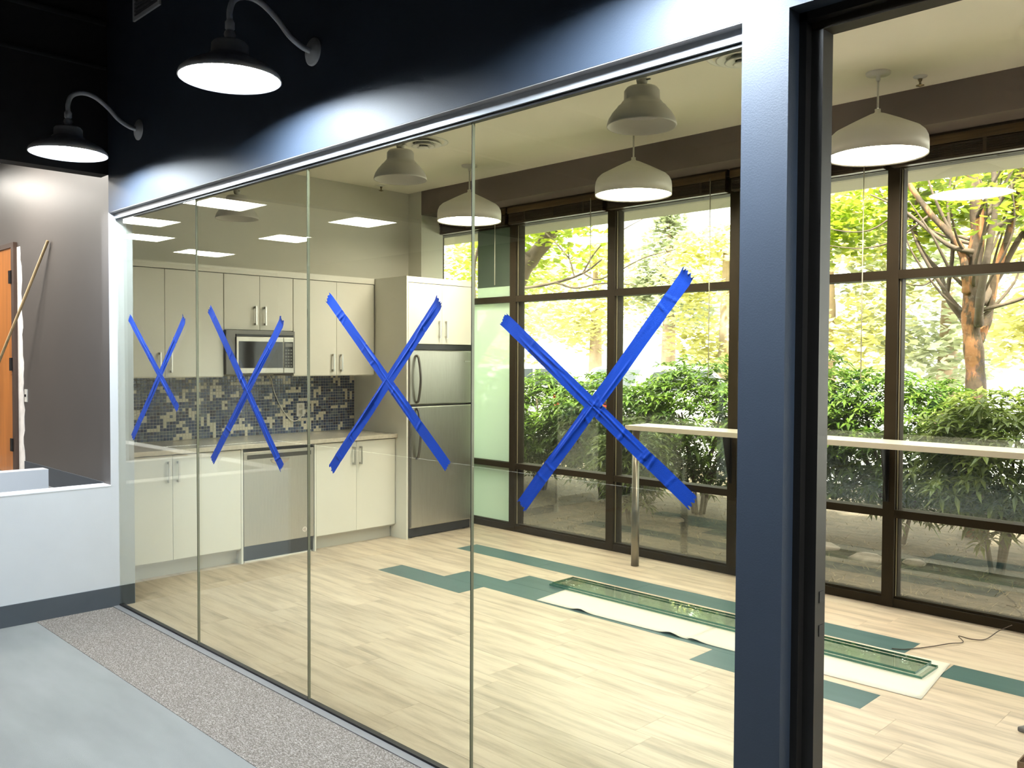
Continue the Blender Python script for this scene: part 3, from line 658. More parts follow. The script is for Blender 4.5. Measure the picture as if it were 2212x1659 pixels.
# wall register
v = thing('air_register', (-5.03, HF, 3.53), 'grey slatted air register high on the dark wall', 'air register')
cbox('frame', 'lamp_white', v, -5.212, -4.85, HF - 0.012, HF, 3.53, 3.552); cbox('frame', 'lamp_white', v, -5.212, -4.85, HF - 0.012, HF, 3.75, 3.77)
cbox('frame', 'lamp_white', v, -5.212, -5.192, HF - 0.012, HF, 3.552, 3.75); cbox('frame', 'lamp_white', v, -4.87, -4.85, HF - 0.012, HF, 3.552, 3.75)
for k in range(9): cbox('slat', 'grey_trim', v, -5.192, -4.87, HF - 0.010, HF, 3.558 + k * 0.0215, 3.568 + k * 0.0215)
# conduit on the black wall
for k, (z, r_) in enumerate(((3.62, 0.02), (3.35, 0.014))):
    tag(MB().tube([(XG + 0.03, -6.3, z), (XG + 0.03, HF - 0.02, z)], r_, 8).build('conduit', 'black_paint'), ['upper black conduit along the black wall', 'lower black conduit along the black wall'][k], 'pipe', 'black conduits')

# office ceiling light panels (they show mirrored in the glass)
plab = ['front row, nearest the opening', 'front row, middle', 'front row, farthest', 'rear row, nearest the opening', 'rear row, middle', 'rear row, farthest', 'beside the grey wall, near the half wall', 'beside the grey wall, over the orange door']
p0 = None
for i, (x, y) in enumerate(((-8.68, -2.27), (-10.54, -2.27), (-11.95, -2.85), (-8.68, -4.10), (-10.54, -4.10), (-13.0, -4.15), (-7.25, -0.62), (-9.1, -0.62))):
    if p0 is None:
        p = thing('ceiling_panel', (x, y, 3.19), 'square lit office ceiling panel, ' + plab[i], 'ceiling light', 'lit office ceiling panels')
        b = MB(); b.box(-0.31, 0.31, -0.31, -0.295, 0, 0.012).box(-0.31, 0.31, 0.295, 0.31, 0, 0.012).box(-0.31, -0.295, -0.295, 0.295, 0, 0.012).box(0.295, 0.31, -0.295, 0.295, 0, 0.012)
        b.build('frame', 'plastic_white', p)
        MB().add([(-0.295, -0.295, 0.004), (0.295, -0.295, 0.004), (0.295, 0.295, 0.004), (-0.295, 0.295, 0.004)], [(3, 2, 1, 0)]).build('diffuser', 'panel_glow', p)
        p0 = p
    else:
        p = copy_tree(p0); p.location = (x, y, 3.19); p['label'] = 'square lit office ceiling panel, ' + plab[i]

# ------------------------------------------------------------------ far left: door, primer, stick, switch
d2 = thing('door_2', (-8.0, 0.05, 0.60), 'orange wooden door in the grey wall at far left', 'door', kind='structure')
cbox('leaf', 'door_orange', d2, -8.86, -7.925, 0.032, 0.050, 0.61, 2.462)
cbox('jamb', 'frame_brown', d2, -7.925, -7.855, 0.022, 0.050, 0.60, 2.50)
cbox('jamb', 'frame_brown', d2, -8.93, -8.86, 0.022, 0.050, 0.60, 2.50)
cbox('head', 'frame_brown', d2, -8.86, -7.925, 0.022, 0.050, 2.462, 2.50)
for z in (0.80, 1.46, 2.17): cbox('hinge', 'appliance_black', d2, -7.97, -7.905, 0.014, 0.034, z, z + 0.105)
rng = random.Random(3); b = MB(); n = 34; vs = []
for k in range(n + 1):
    z = 0.60 + 1.86 * k / n
    vs.append((-7.852, 0.047, z)); vs.append((-7.705 - 0.055 * (k / n) ** 2 + rng.uniform(-0.016, 0.016) + 0.012 * math.sin(k * 0.9), 0.047, z))
b.add(vs, [(2 * k, 2 * k + 1, 2 * k + 3, 2 * k + 2) for k in range(n)])
pp = b.build('primer_patch', 'primer_white'); md = pp.modifiers.new('thick', 'SOLIDIFY'); md.thickness = 0.002
tag(pp, 'rough unpainted white strip beside the orange door frame', 'patch')
sw = thing('light_switch', (-7.70, 0.046, 1.21), 'small light switch on the grey wall beside the door', 'switch')
cbox('plate', 'plastic_white', sw, -7.685, -7.625, 0.044, 0.050, 1.215, 1.315); cbox('toggle', 'appliance_black', sw, -7.664, -7.646, 0.038, 0.044, 1.255, 1.275)
b = MB(); a_, b_ = Vector((-8.36, -0.30, 0.605)), Vector((-7.052, 0.032, 2.436))
tag(b.tube([a_, b_], [0.012, 0.012], 4).build('wooden_stick', 'stick_wood'), 'long thin wooden stick leaning across the orange door', 'stick')

# ------------------------------------------------------------------ blue tape crosses on the glass
def tape_strip(parent, p, q, seed, lift, curl, pane, width=0.049):
    ta = rad(tilt[pane]); cxp = (gx[pane] + gx[pane + 1]) / 2
    rng = random.Random(seed); P = Vector((p[0], 0, p[1])); Q = Vector((q[0], 0, q[1]))
    d = Q - P; L = d.length; t = d.normalized(); nrm = Vector((-t.z, 0, t.x)); n = int(L / 0.005); m = 16
    ph = rng.uniform(0, 50); vs = []
    long_c = [(rng.uniform(0.0, 0.7), rng.uniform(0.12, 0.4), rng.uniform(0.2, 0.8), rng.uniform(-0.5, 0.5)) for _ in range(5)]   # start, length, place across, drift
    cross_c = [(rng.uniform(0.05, 0.95), rng.uniform(-0.35, 0.35), rng.uniform(0.0018, 0.0045)) for _ in range(8)]                 # place along, slant, height
    tear0 = [rng.uniform(-0.009, 0.006) for _ in range(m + 1)]; tear1 = [rng.uniform(-0.006, 0.009) for _ in range(m + 1)]
    for i in range(n + 1):
        s = i / n
        for j in range(m + 1):
            c = j / m
            w = (c - 0.5) * width * (1 + 0.03 * noise.noise((s * 9, ph, 0)))
            off = tear0[j] if i == 0 else tear1[j] if i == n else 0.0
            wr = 0.0008 * max(0.0, noise.noise((s * L * 12 + ph, c * 3, ph)))
            for a0, ln, c0, dr in long_c:
                if a0 < s < a0 + ln:
                    e = math.sin(math.pi * (s - a0) / ln)
                    wr += 0.0032 * e * math.exp(-((c - c0 - dr * (s - a0)) / 0.055) ** 2)
            for a0, sl, hh in cross_c:
                e = (s - a0) * L - sl * (c - 0.5) * width
                wr += hh * math.exp(-(e / 0.0035) ** 2) * (0.35 + 0.65 * abs(noise.noise((a0 * 31, c * 2.0, ph))) * 2)
            cr = curl * max(0.0, 0.035 - s * L) / 0.035
            pos = P + t * (s * L + off) + nrm * (w + 0.003 * noise.noise((s * L * 4, ph, 7))) + Vector((0, -0.0056 - lift - wr - cr * cr * 0.03, 0))
            pos.y += (pos.x - cxp) * ta - (pos.z - 0.012) * ta * 0.4
            vs.append(pos - parent.location)
    fs = [(i * (m + 1) + j, i * (m + 1) + j + 1, (i + 1) * (m + 1) + j + 1, (i + 1) * (m + 1) + j) for i in range(n) for j in range(m)]
    return MB().add(vs, fs, 0, True).build('tape_strip', 'tape_blue', parent)
crosses = [
    ([(-5.434, 1.814), (-4.778, 1.283)], [(-4.678, 1.794), (-5.406, 1.083)], 'leftmost blue tape cross, on the pane beside the white post'),
    ([(-4.393, 1.829), (-3.665, 1.056)], [(-3.652, 1.754), (-4.370, 1.029)], 'second blue tape cross, over the microwave and dishwasher'),
    ([(-3.266, 1.838), (-2.476, 1.168)], [(-2.518, 1.791), (-3.246, 1.088)], 'third blue tape cross, partly over the refrigerator'),
    ([(-2.178, 1.711), (-1.403, 1.161)], [(-1.419, 1.823), (-2.087, 1.068)], 'largest blue tape cross, over the windows left of the column')]
for i, (s1, s2, l) in enumerate(crosses):
    cx = (s1[0][0] + s1[1][0]) / 2; t = thing('tape_cross', (cx, -0.006, 1.08), l, 'tape cross', 'blue tape crosses on the glass')
    tape_strip(t, s1[0], s1[1], 10 + i, 0.0008, 0.3, i); tape_strip(t, s2[0], s2[1], 40 + i, 0.0016, 0.5, i)

# ------------------------------------------------------------------ things lying on the kitchen floor
def sheet(name, quad, label, bumps, edge_curl):
    nx, ny = 40, 10; vs = []
    (a, b, c_, d) = [Vector((*q, 0)) for q in quad]
    for i in range(nx + 1):
        for j in range(ny + 1):
            s, t = i / nx, j / ny
            p = (a * (1 - s) + b * s) * (1 - t) + (d * (1 - s) + c_ * s) * t
            z = 0.0035
            if t < 0.2: z += edge_curl * sum(math.exp(-((s - q) / 0.045) ** 2) for q in bumps) * (1 - t / 0.2) ** 2
            vs.append((p.x, p.y, z))
    o = MB().add(vs, [(i * (ny + 1) + j, (i + 1) * (ny + 1) + j, (i + 1) * (ny + 1) + j + 1, i * (ny + 1) + j + 1) for i in range(nx) for j in range(ny)], 0, True).build(name, 'paper_white')
    md = o.modifiers.new('thick', 'SOLIDIFY'); md.thickness = 0.0018; md.offset = -1
    return tag(o, label, 'paper', 'paper sheets under the glass strips')
sheet('paper_sheet', [(-3.876, 1.975), (-2.735, 2.000), (-2.735, 2.590), (-3.945, 2.590)], 'left white paper sheet on the teal planks', (0.32, 0.9), 0.016)
sheet('paper_sheet', [(-2.735, 2.000), (-1.480, 2.035), (-1.552, 2.639), (-2.735, 2.590)], 'right white paper sheet on the floor', (0.03, 0.55), 0.012)
def glass_strip(name, x0, x1, y0, y1, z0, label, ang):
    cx, cy = (x0 + x1) / 2, (y0 + y1) / 2
    o = thing(name, (cx, cy, z0), label, 'glass', 'green glass strips on the floor'); o.rotation_euler.z = ang
    hx, hy = (x1 - x0) / 2, (y1 - y0) / 2
    MB().add([(-hx, -hy, 0.012), (hx, -hy, 0.012), (hx, hy, 0.012), (-hx, hy, 0.012)], [(0, 1, 2, 3)]).build('face', 'sheet_green', o)
    b = MB(); b.add([(-hx, -hy, 0), (hx, -hy, 0), (hx, hy, 0), (-hx, hy, 0), (-hx, -hy, 0.012), (hx, -hy, 0.012), (hx, hy, 0.012), (-hx, hy, 0.012)], [(0, 1, 5, 4), (1, 2, 6, 5), (2, 3, 7, 6), (3, 0, 4, 7)])
    b.build('polished_edge', 'sheet_edge', o)
glass_strip('glass_strip', -4.050, -1.570, 2.290, 2.515, 0.0075, 'lower strip of thick green glass lying on the paper', 0.0)
glass_strip('glass_strip', -4.030, -1.605, 2.300, 2.520, 0.0205, 'upper strip of thick green glass lying on another', 0.002)
tag(MB().tube(smooth_path([(-1.86, 2.66, 0.004), (-1.80, 2.70, 0.005), (-1.72, 2.84, 0.006), (-1.66, 2.95, 0.012), (-1.62, 3.05, 0.006), (-1.66, 3.10, 0.02), (-1.60, 3.12, 0.012), (-1.55, 3.20, 0.005), (-1.52, 3.33, 0.03), (-1.47, 3.40, 0.06)]), 0.0028, 6).build('loose_wire', 'frame_brown'), 'thin loose dark wire on the floor by the right window', 'wire')
bx = thing('cardboard_box', (-0.76, 1.56, 0), 'brown cardboard box with open flaps at the lower right corner', 'box')
for nm, a in (('side', (-0.925, -0.52, 1.44, 1.445, 0, 0.09)), ('side', (-0.925, -0.52, 1.655, 1.66, 0, 0.09)), ('side', (-0.925, -0.92, 1.445, 1.655, 0, 0.09)), ('side', (-0.525, -0.52, 1.445, 1.655, 0, 0.09)), ('bottom', (-0.92, -0.525, 1.445, 1.655, 0.003, 0.008))): cbox(nm, 'cardboard', bx, *a)
MB().add([(-0.16, 0.10, 0.09), (0.235, 0.10, 0.09), (0.24, 0.16, 0.135), (-0.15, 0.16, 0.14), (-0.16, 0.103, 0.088), (0.235, 0.103, 0.088), (0.24, 0.163, 0.132), (-0.15, 0.163, 0.137)], [(0, 1, 2, 3), (7, 6, 5, 4), (0, 3, 7, 4), (1, 5, 6, 2), (2, 6, 7, 3), (0, 4, 5, 1)]).build('flap', 'cardboard', bx)
mt = thing('tool_bag', (-0.85, 2.02, 0), 'flat dark grey tool bag at the right edge of the floor', 'bag')
MB().prism([(-0.215, -0.05), (-0.16, 0.07), (0.25, 0.12), (0.28, -0.13)], 2, 0.0, 0.022).build('base', 'cloth_grey', mt, bevel=0.006)
MB().prism([(-0.15, -0.03), (-0.11, 0.04), (0.22, 0.08), (0.25, -0.10)], 2, 0.022, 0.05).build('pocket', 'appliance_black', mt, bevel=0.006)

# ------------------------------------------------------------------ outdoors
gr = sbox('ground_outside', 'dry_soil', 'dry soil strip outside the windows', 'ground', -40, 30, W + 0.12, 9.0, -0.4, -0.04)
pv = sbox('ground_parking', 'asphalt_pale', 'pale sunlit parking lot beyond the hedge', 'ground', -90, 60, 9.0, 110, -0.4, -0.02)
rng = random.Random(21)
b = MB()
for _ in range(9000):
    x, y = rng.uniform(-12, 1), W + 0.2 + 3.2 * rng.random() ** 1.3
    a = rng.uniform(0, 6.28); l = rng.uniform(0.03, 0.10); w_ = rng.uniform(0.002, 0.004); h = rng.uniform(0.0, 0.04)
    dx, dy = math.cos(a) * l, math.sin(a) * l
    b.add([(x - dy * w_ / l, y + dx * w_ / l, -0.038), (x + dy * w_ / l, y - dx * w_ / l, -0.038), (x + dx, y + dy, -0.034 + h)], [(0, 1, 2)])
tag(b.build('grass', 'dry_grass'), 'dry straw and clippings on the soil outside', 'dry grass', kind='stuff')
for k, (x, y, s) in enumerate(((-4.1, 5.05, 0.08), (-3.75, 5.2, 0.10), (-3.35, 5.05, 0.11), (-2.9, 4.85, 0.14), (-2.6, 5.0, 0.09), (-5.0, 5.2, 0.10))):  # low pale mounds for sunlit mulch, the sunlight put into their colour
    me = MB().lathe([(0.0, -0.04), (s, -0.04), (s * 1.05, s * 0.15), (s * 0.8, s * 0.36), (s * 0.35, s * 0.46), (0.0, s * 0.47)], (0, 0, 0), 9)
    me.v = [(a + 0.04 * noise.noise((a * 9, b_ * 9, k)), b_ + 0.05 * noise.noise((a * 9, b_ * 9, k + 5)), c_ * (0.8 + 0.4 * noise.noise((a * 7, b_ * 7, k + 9)))) for a, b_, c_ in me.v]
    tag(me.build('garden_stone', 'stone_pale', loc=(x, y, -0.04)), ['pale pinkish stone on the soil, leftmost in the window row', 'pale stone second in the row under the hedge', 'pale stone third in the row under the hedge', 'largest pale stone under the hedge', 'pale stone nearest the orange tree', 'pale stone behind the bar leg'][k], 'stone', 'garden stones')

def leaf(b, base, d, L, wd, droop, mi=0):
    d = d.normalized(); side = d.cross(Vector((0, 0, 1)))
    if side.length < 1e-3: side = Vector((1, 0, 0))
    side.normalize(); nrm = side.cross(d)
    m1 = base + d * L * 0.45 + nrm * 0.0; tip = base + d * L - Vector((0, 0, droop * L))
    lift = nrm * wd * 0.22
    b.add([base, m1 + side * wd * 0.5 + lift, m1, m1 - side * wd * 0.5 + lift, tip], [(0, 2, 1), (0, 3, 2), (1, 2, 4), (2, 3, 4)], mi)
def shrub(x, y, rx, ry, h, z0, n, label, m, seed, L=0.115):
    rng = random.Random(seed)
    o = thing('laurel_shrub', (x, y, -0.04), label, 'shrub', 'hedge shrubs outside the windows')
    st = MB(); lf = MB()
    for k in range(7):
        a = rng.uniform(0, 6.28); q = Vector((math.cos(a) * rx * 0.6, math.sin(a) * ry * 0.6, h * rng.uniform(0.6, 0.85)))
        st.tube(smooth_path([(q.x * 0.1, q.y * 0.1, 0), (q.x * 0.35, q.y * 0.35, h * 0.3), q], 4), [0.022 - 0.0016 * i for i in range(9)], 6)
    st.build('stems', 'shrub_stem', o)
    cz, rz = (h + z0) / 2, (h - z0) / 2
    for k in range(int(n * 2.1)):
        th = rng.uniform(0, 2 * math.pi); u = rng.uniform(-1, 1); s = math.sqrt(1 - u * u); rr = rng.uniform(0.30, 1.0) ** 0.5
        dirv = Vector((s * math.cos(th), s * math.sin(th), u))
        lump = 1 + 0.22 * noise.noise((dirv.x * 2.2 + seed, dirv.y * 2.2, dirv.z * 2.2))
        c = Vector((dirv.x * rx * rr * lump, dirv.y * ry * rr * lump, cz + dirv.z * rz * rr * lump))
        if c.z < 0.05: continue
        ax = (dirv * 0.5 + Vector((rng.uniform(-.3, .3), rng.uniform(-.3, .3), 0.9))).normalized()
        e1 = ax.orthogonal().normalized(); e2 = ax.cross(e1); nl = rng.randint(6, 9); ph = rng.uniform(0, 6)
        mi = 0
        for j in range(nl):
            a = ph + 6.283 * j / nl; el = rng.uniform(-0.15, 0.55)
            d = e1 * math.cos(a) + e2 * math.sin(a) + ax * el
            leaf(lf, c, d, L * rng.uniform(0.7, 1.25), L * 0.30 * rng.uniform(0.8, 1.2), rng.uniform(0.05, 0.35), mi)
    f = lf.build('foliage', m, o); f['kind'] = 'stuff'
    return o
shr = [(-8.6, 5.9, 0.95, 0.7, 1.50, 0.15, 430, 'green shrub outside at far left, behind the frosted window', 'leaf_laurel', 1),
       (-7.35, 5.75, 0.85, 0.7, 1.47, 0.20, 460, 'green shrub outside right of the refrigerator', 'leaf_laurel', 2),
       (-6.2, 5.6, 0.85, 0.7, 1.45, 0.20, 470, 'green shrub outside behind the largest tape cross', 'leaf_laurel', 3),
       (-5.05, 5.7, 0.85, 0.75, 1.62, 0.20, 480, 'tall green shrub outside at the left end of the bar', 'leaf_laurel', 4),
       (-5.2, 4.75, 0.45, 0.35, 1.02, 0.15, 170, 'small pale shrub outside under the bar counter', 'leaf_laurel_lime', 5),
       (-3.95, 5.6, 0.70, 0.7, 1.80, 0.20, 480, 'tallest green shrub outside right of the column', 'leaf_laurel', 6),
       (-3.0, 5.7, 0.80, 0.7, 1.58, 0.20, 480, 'rounded green shrub outside behind the right bar bracket', 'leaf_laurel', 7),
       (-2.05, 5.15, 0.62, 0.6, 1.42, 0.25, 400, 'yellowish green shrub outside at the right edge', 'leaf_laurel_lime', 8),
       (-1.2, 5.8, 0.80, 0.7, 1.5, 0.2, 300, 'green shrub outside beyond the right edge', 'leaf_laurel', 9)]
for s in shr: shrub(*s)

def leaf_cloud(b, c, r, n, size, rng, flat=0.6, mi=0):
    for _ in range(n):
        while True:
            p = Vector((rng.uniform(-1, 1), rng.uniform(-1, 1), rng.uniform(-1, 1)))
            if p.length <= 1: break
        q = Vector((c[0] + p.x * r[0], c[1] + p.y * r[1], c[2] + p.z * r[2]))
        a = rng.uniform(0, 6.283); e1 = Vector((math.cos(a), math.sin(a), rng.uniform(-flat, flat))); e2 = e1.cross(Vector((rng.uniform(-.6, .6), rng.uniform(-.6, .6), 1))).normalized()
        s = size * rng.uniform(0.6, 1.3)
        b.add([q - e1 * s * 0.5, q - e1 * s * 0.1 + e2 * s * 0.5, q + e1 * s * 0.55, q - e1 * s * 0.1 - e2 * s * 0.5], [(0, 1, 2), (0, 2, 3)], mi)
# orange barked maple
mp_ = thing('maple_tree', (-2.65, 6.5, -0.04), 'maple tree with peeling orange bark and lime leaves, right window', 'tree')
L0 = mp_.location
def br(pts, r0, r1, mname, parent, nm='branch', seg=8):
    P = smooth_path([Vector(p) - parent.location for p in pts], 5); n = len(P)
    rs = [(r0 + (r1 - r0) * i / (n - 1)) * (1 + 0.08 * math.sin(i * 1.7)) for i in range(n)]
    return MB().tube(P, rs, seg).build(nm, mname, parent)
br([(-2.60, 6.5, -0.04), (-2.62, 6.5, 0.8), (-2.635, 6.5, 1.49), (-2.681, 6.5, 1.914), (-2.677, 6.5, 2.337), (-2.638, 6.5, 2.755), (-2.673, 6.5, 3.179), (-2.74, 6.5, 3.9)], 0.100, 0.045, 'bark_peel', mp_, 'trunk', 12)
for pts, r0, r1 in (
    ([(-2.70, 6.45, 2.20), (-2.706, 6.4, 2.374), (-2.761, 6.4, 2.63), (-3.017, 6.4, 2.945), (-3.211, 6.4, 3.238), (-3.367, 6.4, 3.524)], 0.060, 0.030),
    ([(-2.69, 6.52, 1.85), (-2.781, 6.6, 1.963), (-2.928, 6.6, 2.185), (-2.994, 6.6, 2.407), (-3.167, 6.6, 2.641), (-3.236, 6.6, 2.914), (-3.199, 6.6, 3.265)], 0.045, 0.018),
    ([(-2.63, 6.55, 1.75), (-2.600, 6.7, 1.962), (-2.542, 6.7, 2.342), (-2.434, 6.7, 2.756), (-2.348, 6.7, 3.163), (-2.327, 6.7, 3.6)], 0.060, 0.035),
    ([(-2.60, 6.45, 1.9), (-2.544, 6.3, 2.151), (-2.487, 6.3, 2.556), (-2.439, 6.3, 2.956), (-2.483, 6.3, 3.5)], 0.055, 0.035),
    ([(-2.64, 6.4, 2.56), (-2.816, 6.3, 2.625), (-3.084, 6.3, 2.864), (-3.255, 6.3, 3.012), (-3.542, 6.3, 3.179)], 0.034, 0.012),
    ([(-2.62, 6.6, 2.1), (-2.515, 6.8, 2.418), (-2.34, 6.8, 2.757), (-2.1, 6.8, 3.0)], 0.05, 0.03),
    ([(-3.02, 6.4, 2.94), (-3.3, 6.3, 2.72), (-3.6, 6.25, 2.66), (-3.95, 6.2, 2.72)], 0.016, 0.006),
    ([(-3.25, 6.3, 3.0), (-3.5, 6.2, 2.82), (-3.85, 6.2, 2.86), (-4.1, 6.2, 3.0)], 0.013, 0.005),
    ([(-2.99, 6.6, 2.4), (-3.15, 6.6, 2.3), (-3.4, 6.6, 2.36), (-3.7, 6.6, 2.5)], 0.012, 0.005),
    ([(-2.93, 6.6, 2.19), (-2.85, 6.5, 2.6), (-2.9, 6.5, 3.0), (-2.86, 6.5, 3.4)], 0.03, 0.015),
    ([(-2.35, 6.8, 2.75), (-2.2, 6.7, 2.5), (-1.95, 6.7, 2.4)], 0.025, 0.01)):
    br(pts, r0 * 0.75, r1 * 0.6, 'bark_peel' if r0 > 0.055 else 'bark_grey', mp_)
rng = random.Random(77)
for k in range(20):
    a = rng.uniform(0, 6.28); z0 = rng.uniform(1.95, 2.9); rr = rng.uniform(0.35, 1.25); z1 = z0 + rng.uniform(0.5, 1.2)
    cx, cy = -2.66, 6.5
    br([(cx + 0.05 * math.cos(a), cy + 0.05 * math.sin(a), z0), (cx + 0.35 * rr * math.cos(a), cy + 0.3 * rr * math.sin(a), z0 + 0.18 * (z1 - z0)), (cx + 0.75 * rr * math.cos(a + 0.15), cy + 0.6 * rr * math.sin(a + 0.15), z0 + 0.6 * (z1 - z0)), (cx + rr * math.cos(a + rng.uniform(-.2, .4)), cy + 0.8 * rr * math.sin(a), z1)], rng.uniform(0.014, 0.028), 0.006, 'bark_grey', mp_, seg=6)
rng = random.Random(31); b = MB()
for c, r, n in (((-3.55, 6.8, 3.0), (0.75, 0.5, 0.45), 1300), ((-2.9, 6.9, 3.25), (0.7, 0.5, 0.4), 1000), ((-2.1, 6.9, 3.1), (0.6, 0.5, 0.5), 900), ((-4.4, 6.7, 2.9), (0.6, 0.4, 0.45), 800), ((-2.4, 5.9, 2.95), (0.35, 0.2, 0.35), 130), ((-2.7, 7.2, 3.9), (1.8, 0.8, 0.6), 1800)):
    leaf_cloud(b, Vector(c) - L0, r, n, 0.085, rng)
b.build('foliage', 'leaf_maple', mp_)['kind'] = 'stuff'
# leaning tree on the left
lt = thing('leaning_tree', (-12.2, 8.0, -0.04), 'leaning grey tree with sparse lime leaves, left window', 'tree')
br([(-12.2, 8, -0.04), (-11.3, 8, 1.3), (-10.179, 8.0, 2.605), (-9.761, 8.0, 3.104), (-9.311, 8.0, 3.505), (-8.7, 8.0, 4.3)], 0.17, 0.10, 'bark_grey', lt, 'trunk', 10)
for pts, r0, r1 in (([(-10.0, 7.9, 2.8), (-9.473, 7.6, 2.68), (-8.798, 7.6, 2.725), (-8.256, 7.6, 2.828), (-7.913, 7.6, 3.002)], 0.03, 0.012),
                    ([(-9.25, 7.8, 3.55), (-8.9, 7.6, 3.4), (-8.525, 7.6, 3.049), (-8.433, 7.6, 2.772)], 0.018, 0.006),
                    ([(-8.8, 7.6, 2.73), (-8.4, 7.6, 2.62), (-7.9, 7.6, 2.66), (-7.3, 7.6, 2.60)], 0.02, 0.006),
                    ([(-8.26, 7.6, 2.83), (-8.0, 7.6, 2.72), (-7.6, 7.5, 2.78), (-7.1, 7.5, 2.95), (-6.6, 7.5, 3.02)], 0.014, 0.005),
                    ([(-9.6, 7.9, 3.2), (-9.9, 7.7, 3.5), (-9.7, 7.6, 3.9)], 0.02, 0.008),
                    ([(-8.43, 7.6, 2.8), (-8.55, 7.6, 3.15), (-8.5, 7.6, 3.35)], 0.010, 0.004),
                    ([(-8.26, 7.6, 2.83), (-8.05, 7.6, 3.1), (-7.75, 7.6, 3.3), (-7.2, 7.6, 3.5)], 0.014, 0.005),
                    ([(-11.0, 8, 1.7), (-10.9, 7.9, 2.4), (-10.8, 7.8, 3.2), (-10.4, 7.8, 3.9)], 0.045, 0.02),
                    ([(-10.9, 7.9, 2.5), (-10.5, 7.8, 2.75), (-10.2, 7.8, 3.3)], 0.025, 0.01), ([(-11.4, 8, 1.2), (-11.9, 8, 2.3), (-12.0, 8, 3.5)], 0.05, 0.02)):
    br(pts, r0, r1, 'bark_grey', lt, seg=6)
rng = random.Random(32); b = MB()
for c, r, n in (((-9.9, 8.4, 3.6), (0.7, 0.5, 0.55), 550), ((-9.0, 7.8, 3.65), (0.7, 0.4, 0.35), 330), ((-8.3, 7.7, 3.3), (0.6, 0.4, 0.4), 110), ((-11.3, 8.8, 3.3), (1.3, 0.6, 1.1), 1500), ((-9.2, 8.2, 2.9), (1.0, 0.5, 0.4), 180), ((-8.8, 8, 4.6), (2.2, 1, 0.6), 1200)):
    leaf_cloud(b, Vector(c) - lt.location, r, n, 0.10, rng)
b.build('foliage', 'leaf_maple', lt)['kind'] = 'stuff'
# sunlit background trees
def tree(x, y, h, cr, zc, n, size, m, label, seed, bark='bark_pale', cone=False):
    o = thing('background_tree', (x, y, -0.04), label, 'tree', 'sunlit trees beyond the parking lot')
    MB().tube([(0, 0, 0), (0.05, 0, h * 0.5), (0, 0, h * 0.9)], [0.24, 0.17, 0.05], 9).build('trunk', bark, o)
    rng = random.Random(seed); b = MB()
    for k in range(26):
        if cone:
            t = rng.random(); a = rng.uniform(0, 6.28); rr = cr * (1 - t) * 0.8
            c = (math.cos(a) * rr * 0.6, math.sin(a) * rr * 0.6, zc + (h - zc) * t); s = (cr * (1 - t * 0.75) * 0.5, cr * (1 - t * .75) * 0.5, 0.45)
        else:
            a = rng.uniform(0, 6.28); u = rng.uniform(-1, 1); q = math.sqrt(1 - u * u); rr = rng.uniform(0.4, 0.9)
            c = (math.cos(a) * q * cr * rr, math.sin(a) * q * cr * rr, zc + u * (h - zc) * 0.85); s = (cr * 0.36, cr * 0.36, cr * 0.24)
        leaf_cloud(b, c, s, n // 26, size, rng)
    b.build('foliage', m, o)['kind'] = 'stuff'
tree(-21.5, 17.5, 6.0, 3.2, 3.4, 5200, 0.20, 'leaf_gold', 'golden tree seen through the window above the refrigerator', 1)
tree(-16.6, 18.0, 5.2, 2.4, 3.6, 4200, 0.18, 'leaf_gold', 'golden tree behind the left part of the largest tape cross', 2)
tree(-14.0, 18.0, 6.0, 2.0, 2.6, 4600, 0.16, 'leaf_cedar', 'hazy grey green conifer between the middle window bars', 3, cone=True)
tree(-11.6, 17.0, 5.3, 1.8, 3.2, 3800, 0.17, 'leaf_gold', 'golden tree just left of the column', 4)
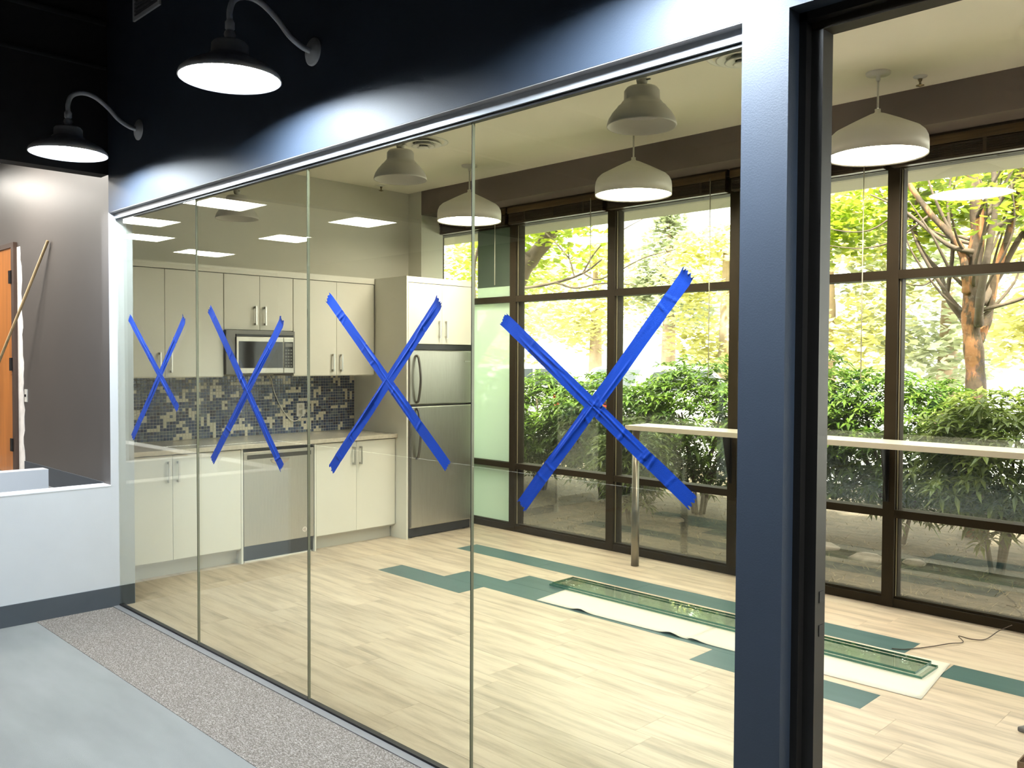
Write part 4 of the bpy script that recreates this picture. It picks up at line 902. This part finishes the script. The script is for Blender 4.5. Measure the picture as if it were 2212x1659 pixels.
tree(-8.3, 15.5, 5.4, 2.2, 3.2, 5200, 0.17, 'leaf_gold', 'golden tree right of the column', 5)
tree(-6.4, 17.0, 4.6, 2.2, 2.9, 4800, 0.17, 'leaf_cedar', 'pale green tree behind the orange maple trunk', 6)
tree(-3.2, 15.0, 5.2, 2.2, 3.2, 4200, 0.17, 'leaf_gold', 'golden tree at the right edge of the window view', 7)
def car(x, y, ang, m, label):
    o = thing('parked_car', (x, y, -0.02), label, 'car', 'cars parked beyond the hedge'); o.rotation_euler.z = ang
    prof = [(-2.15, 0.35), (-2.2, 0.7), (-2.1, 0.92), (-1.75, 0.98), (-1.25, 1.42), (-0.9, 1.48), (0.4, 1.46), (1.05, 1.0), (1.95, 0.86), (2.2, 0.6), (2.15, 0.35)]
    MB().prism(prof, 1, -0.86, 0.86).build('body', m, o, bevel=0.06)
    for s in (-1, 1):
        MB().prism([(-1.55, 1.0), (-1.18, 1.36), (-0.35, 1.38), (-0.35, 1.0)], 1, s * 0.855, s * 0.868).build('window', 'car_glass', o)
        MB().prism([(-0.28, 1.0), (-0.28, 1.38), (0.32, 1.37), (0.85, 1.0)], 1, s * 0.855, s * 0.868).build('window', 'car_glass', o)
        for wx_ in (-1.35, 1.35): MB().lathe([(0.0, -0.1), (0.30, -0.1), (0.33, -0.07), (0.33, 0.07), (0.30, 0.1), (0.0, 0.1)], (wx_, s * 0.80, 0.33), 20, axis='Y').build('wheel', 'tyre', o)
        MB().box(-2.225, -2.12, s * 0.75 - 0.14, s * 0.75 + 0.14, 0.68, 0.92).build('tail_light', 'tail_red', o)
    MB().add([(-1.735, -0.7, 1.0), (-1.735, 0.7, 1.0), (-1.275, 0.62, 1.41), (-1.275, -0.62, 1.41)], [(0, 1, 2, 3)]).build('rear_window', 'car_glass', o)
car(-14.5, 12.9, rad(75), 'car_white', 'white car parked behind the left of the hedge')
car(-10.35, 12.7, rad(80), 'car_white', 'white car parked behind the middle window bars')
car(-17.2, 13.0, rad(78), 'car_silver', 'silver car parked farthest left beyond the hedge')
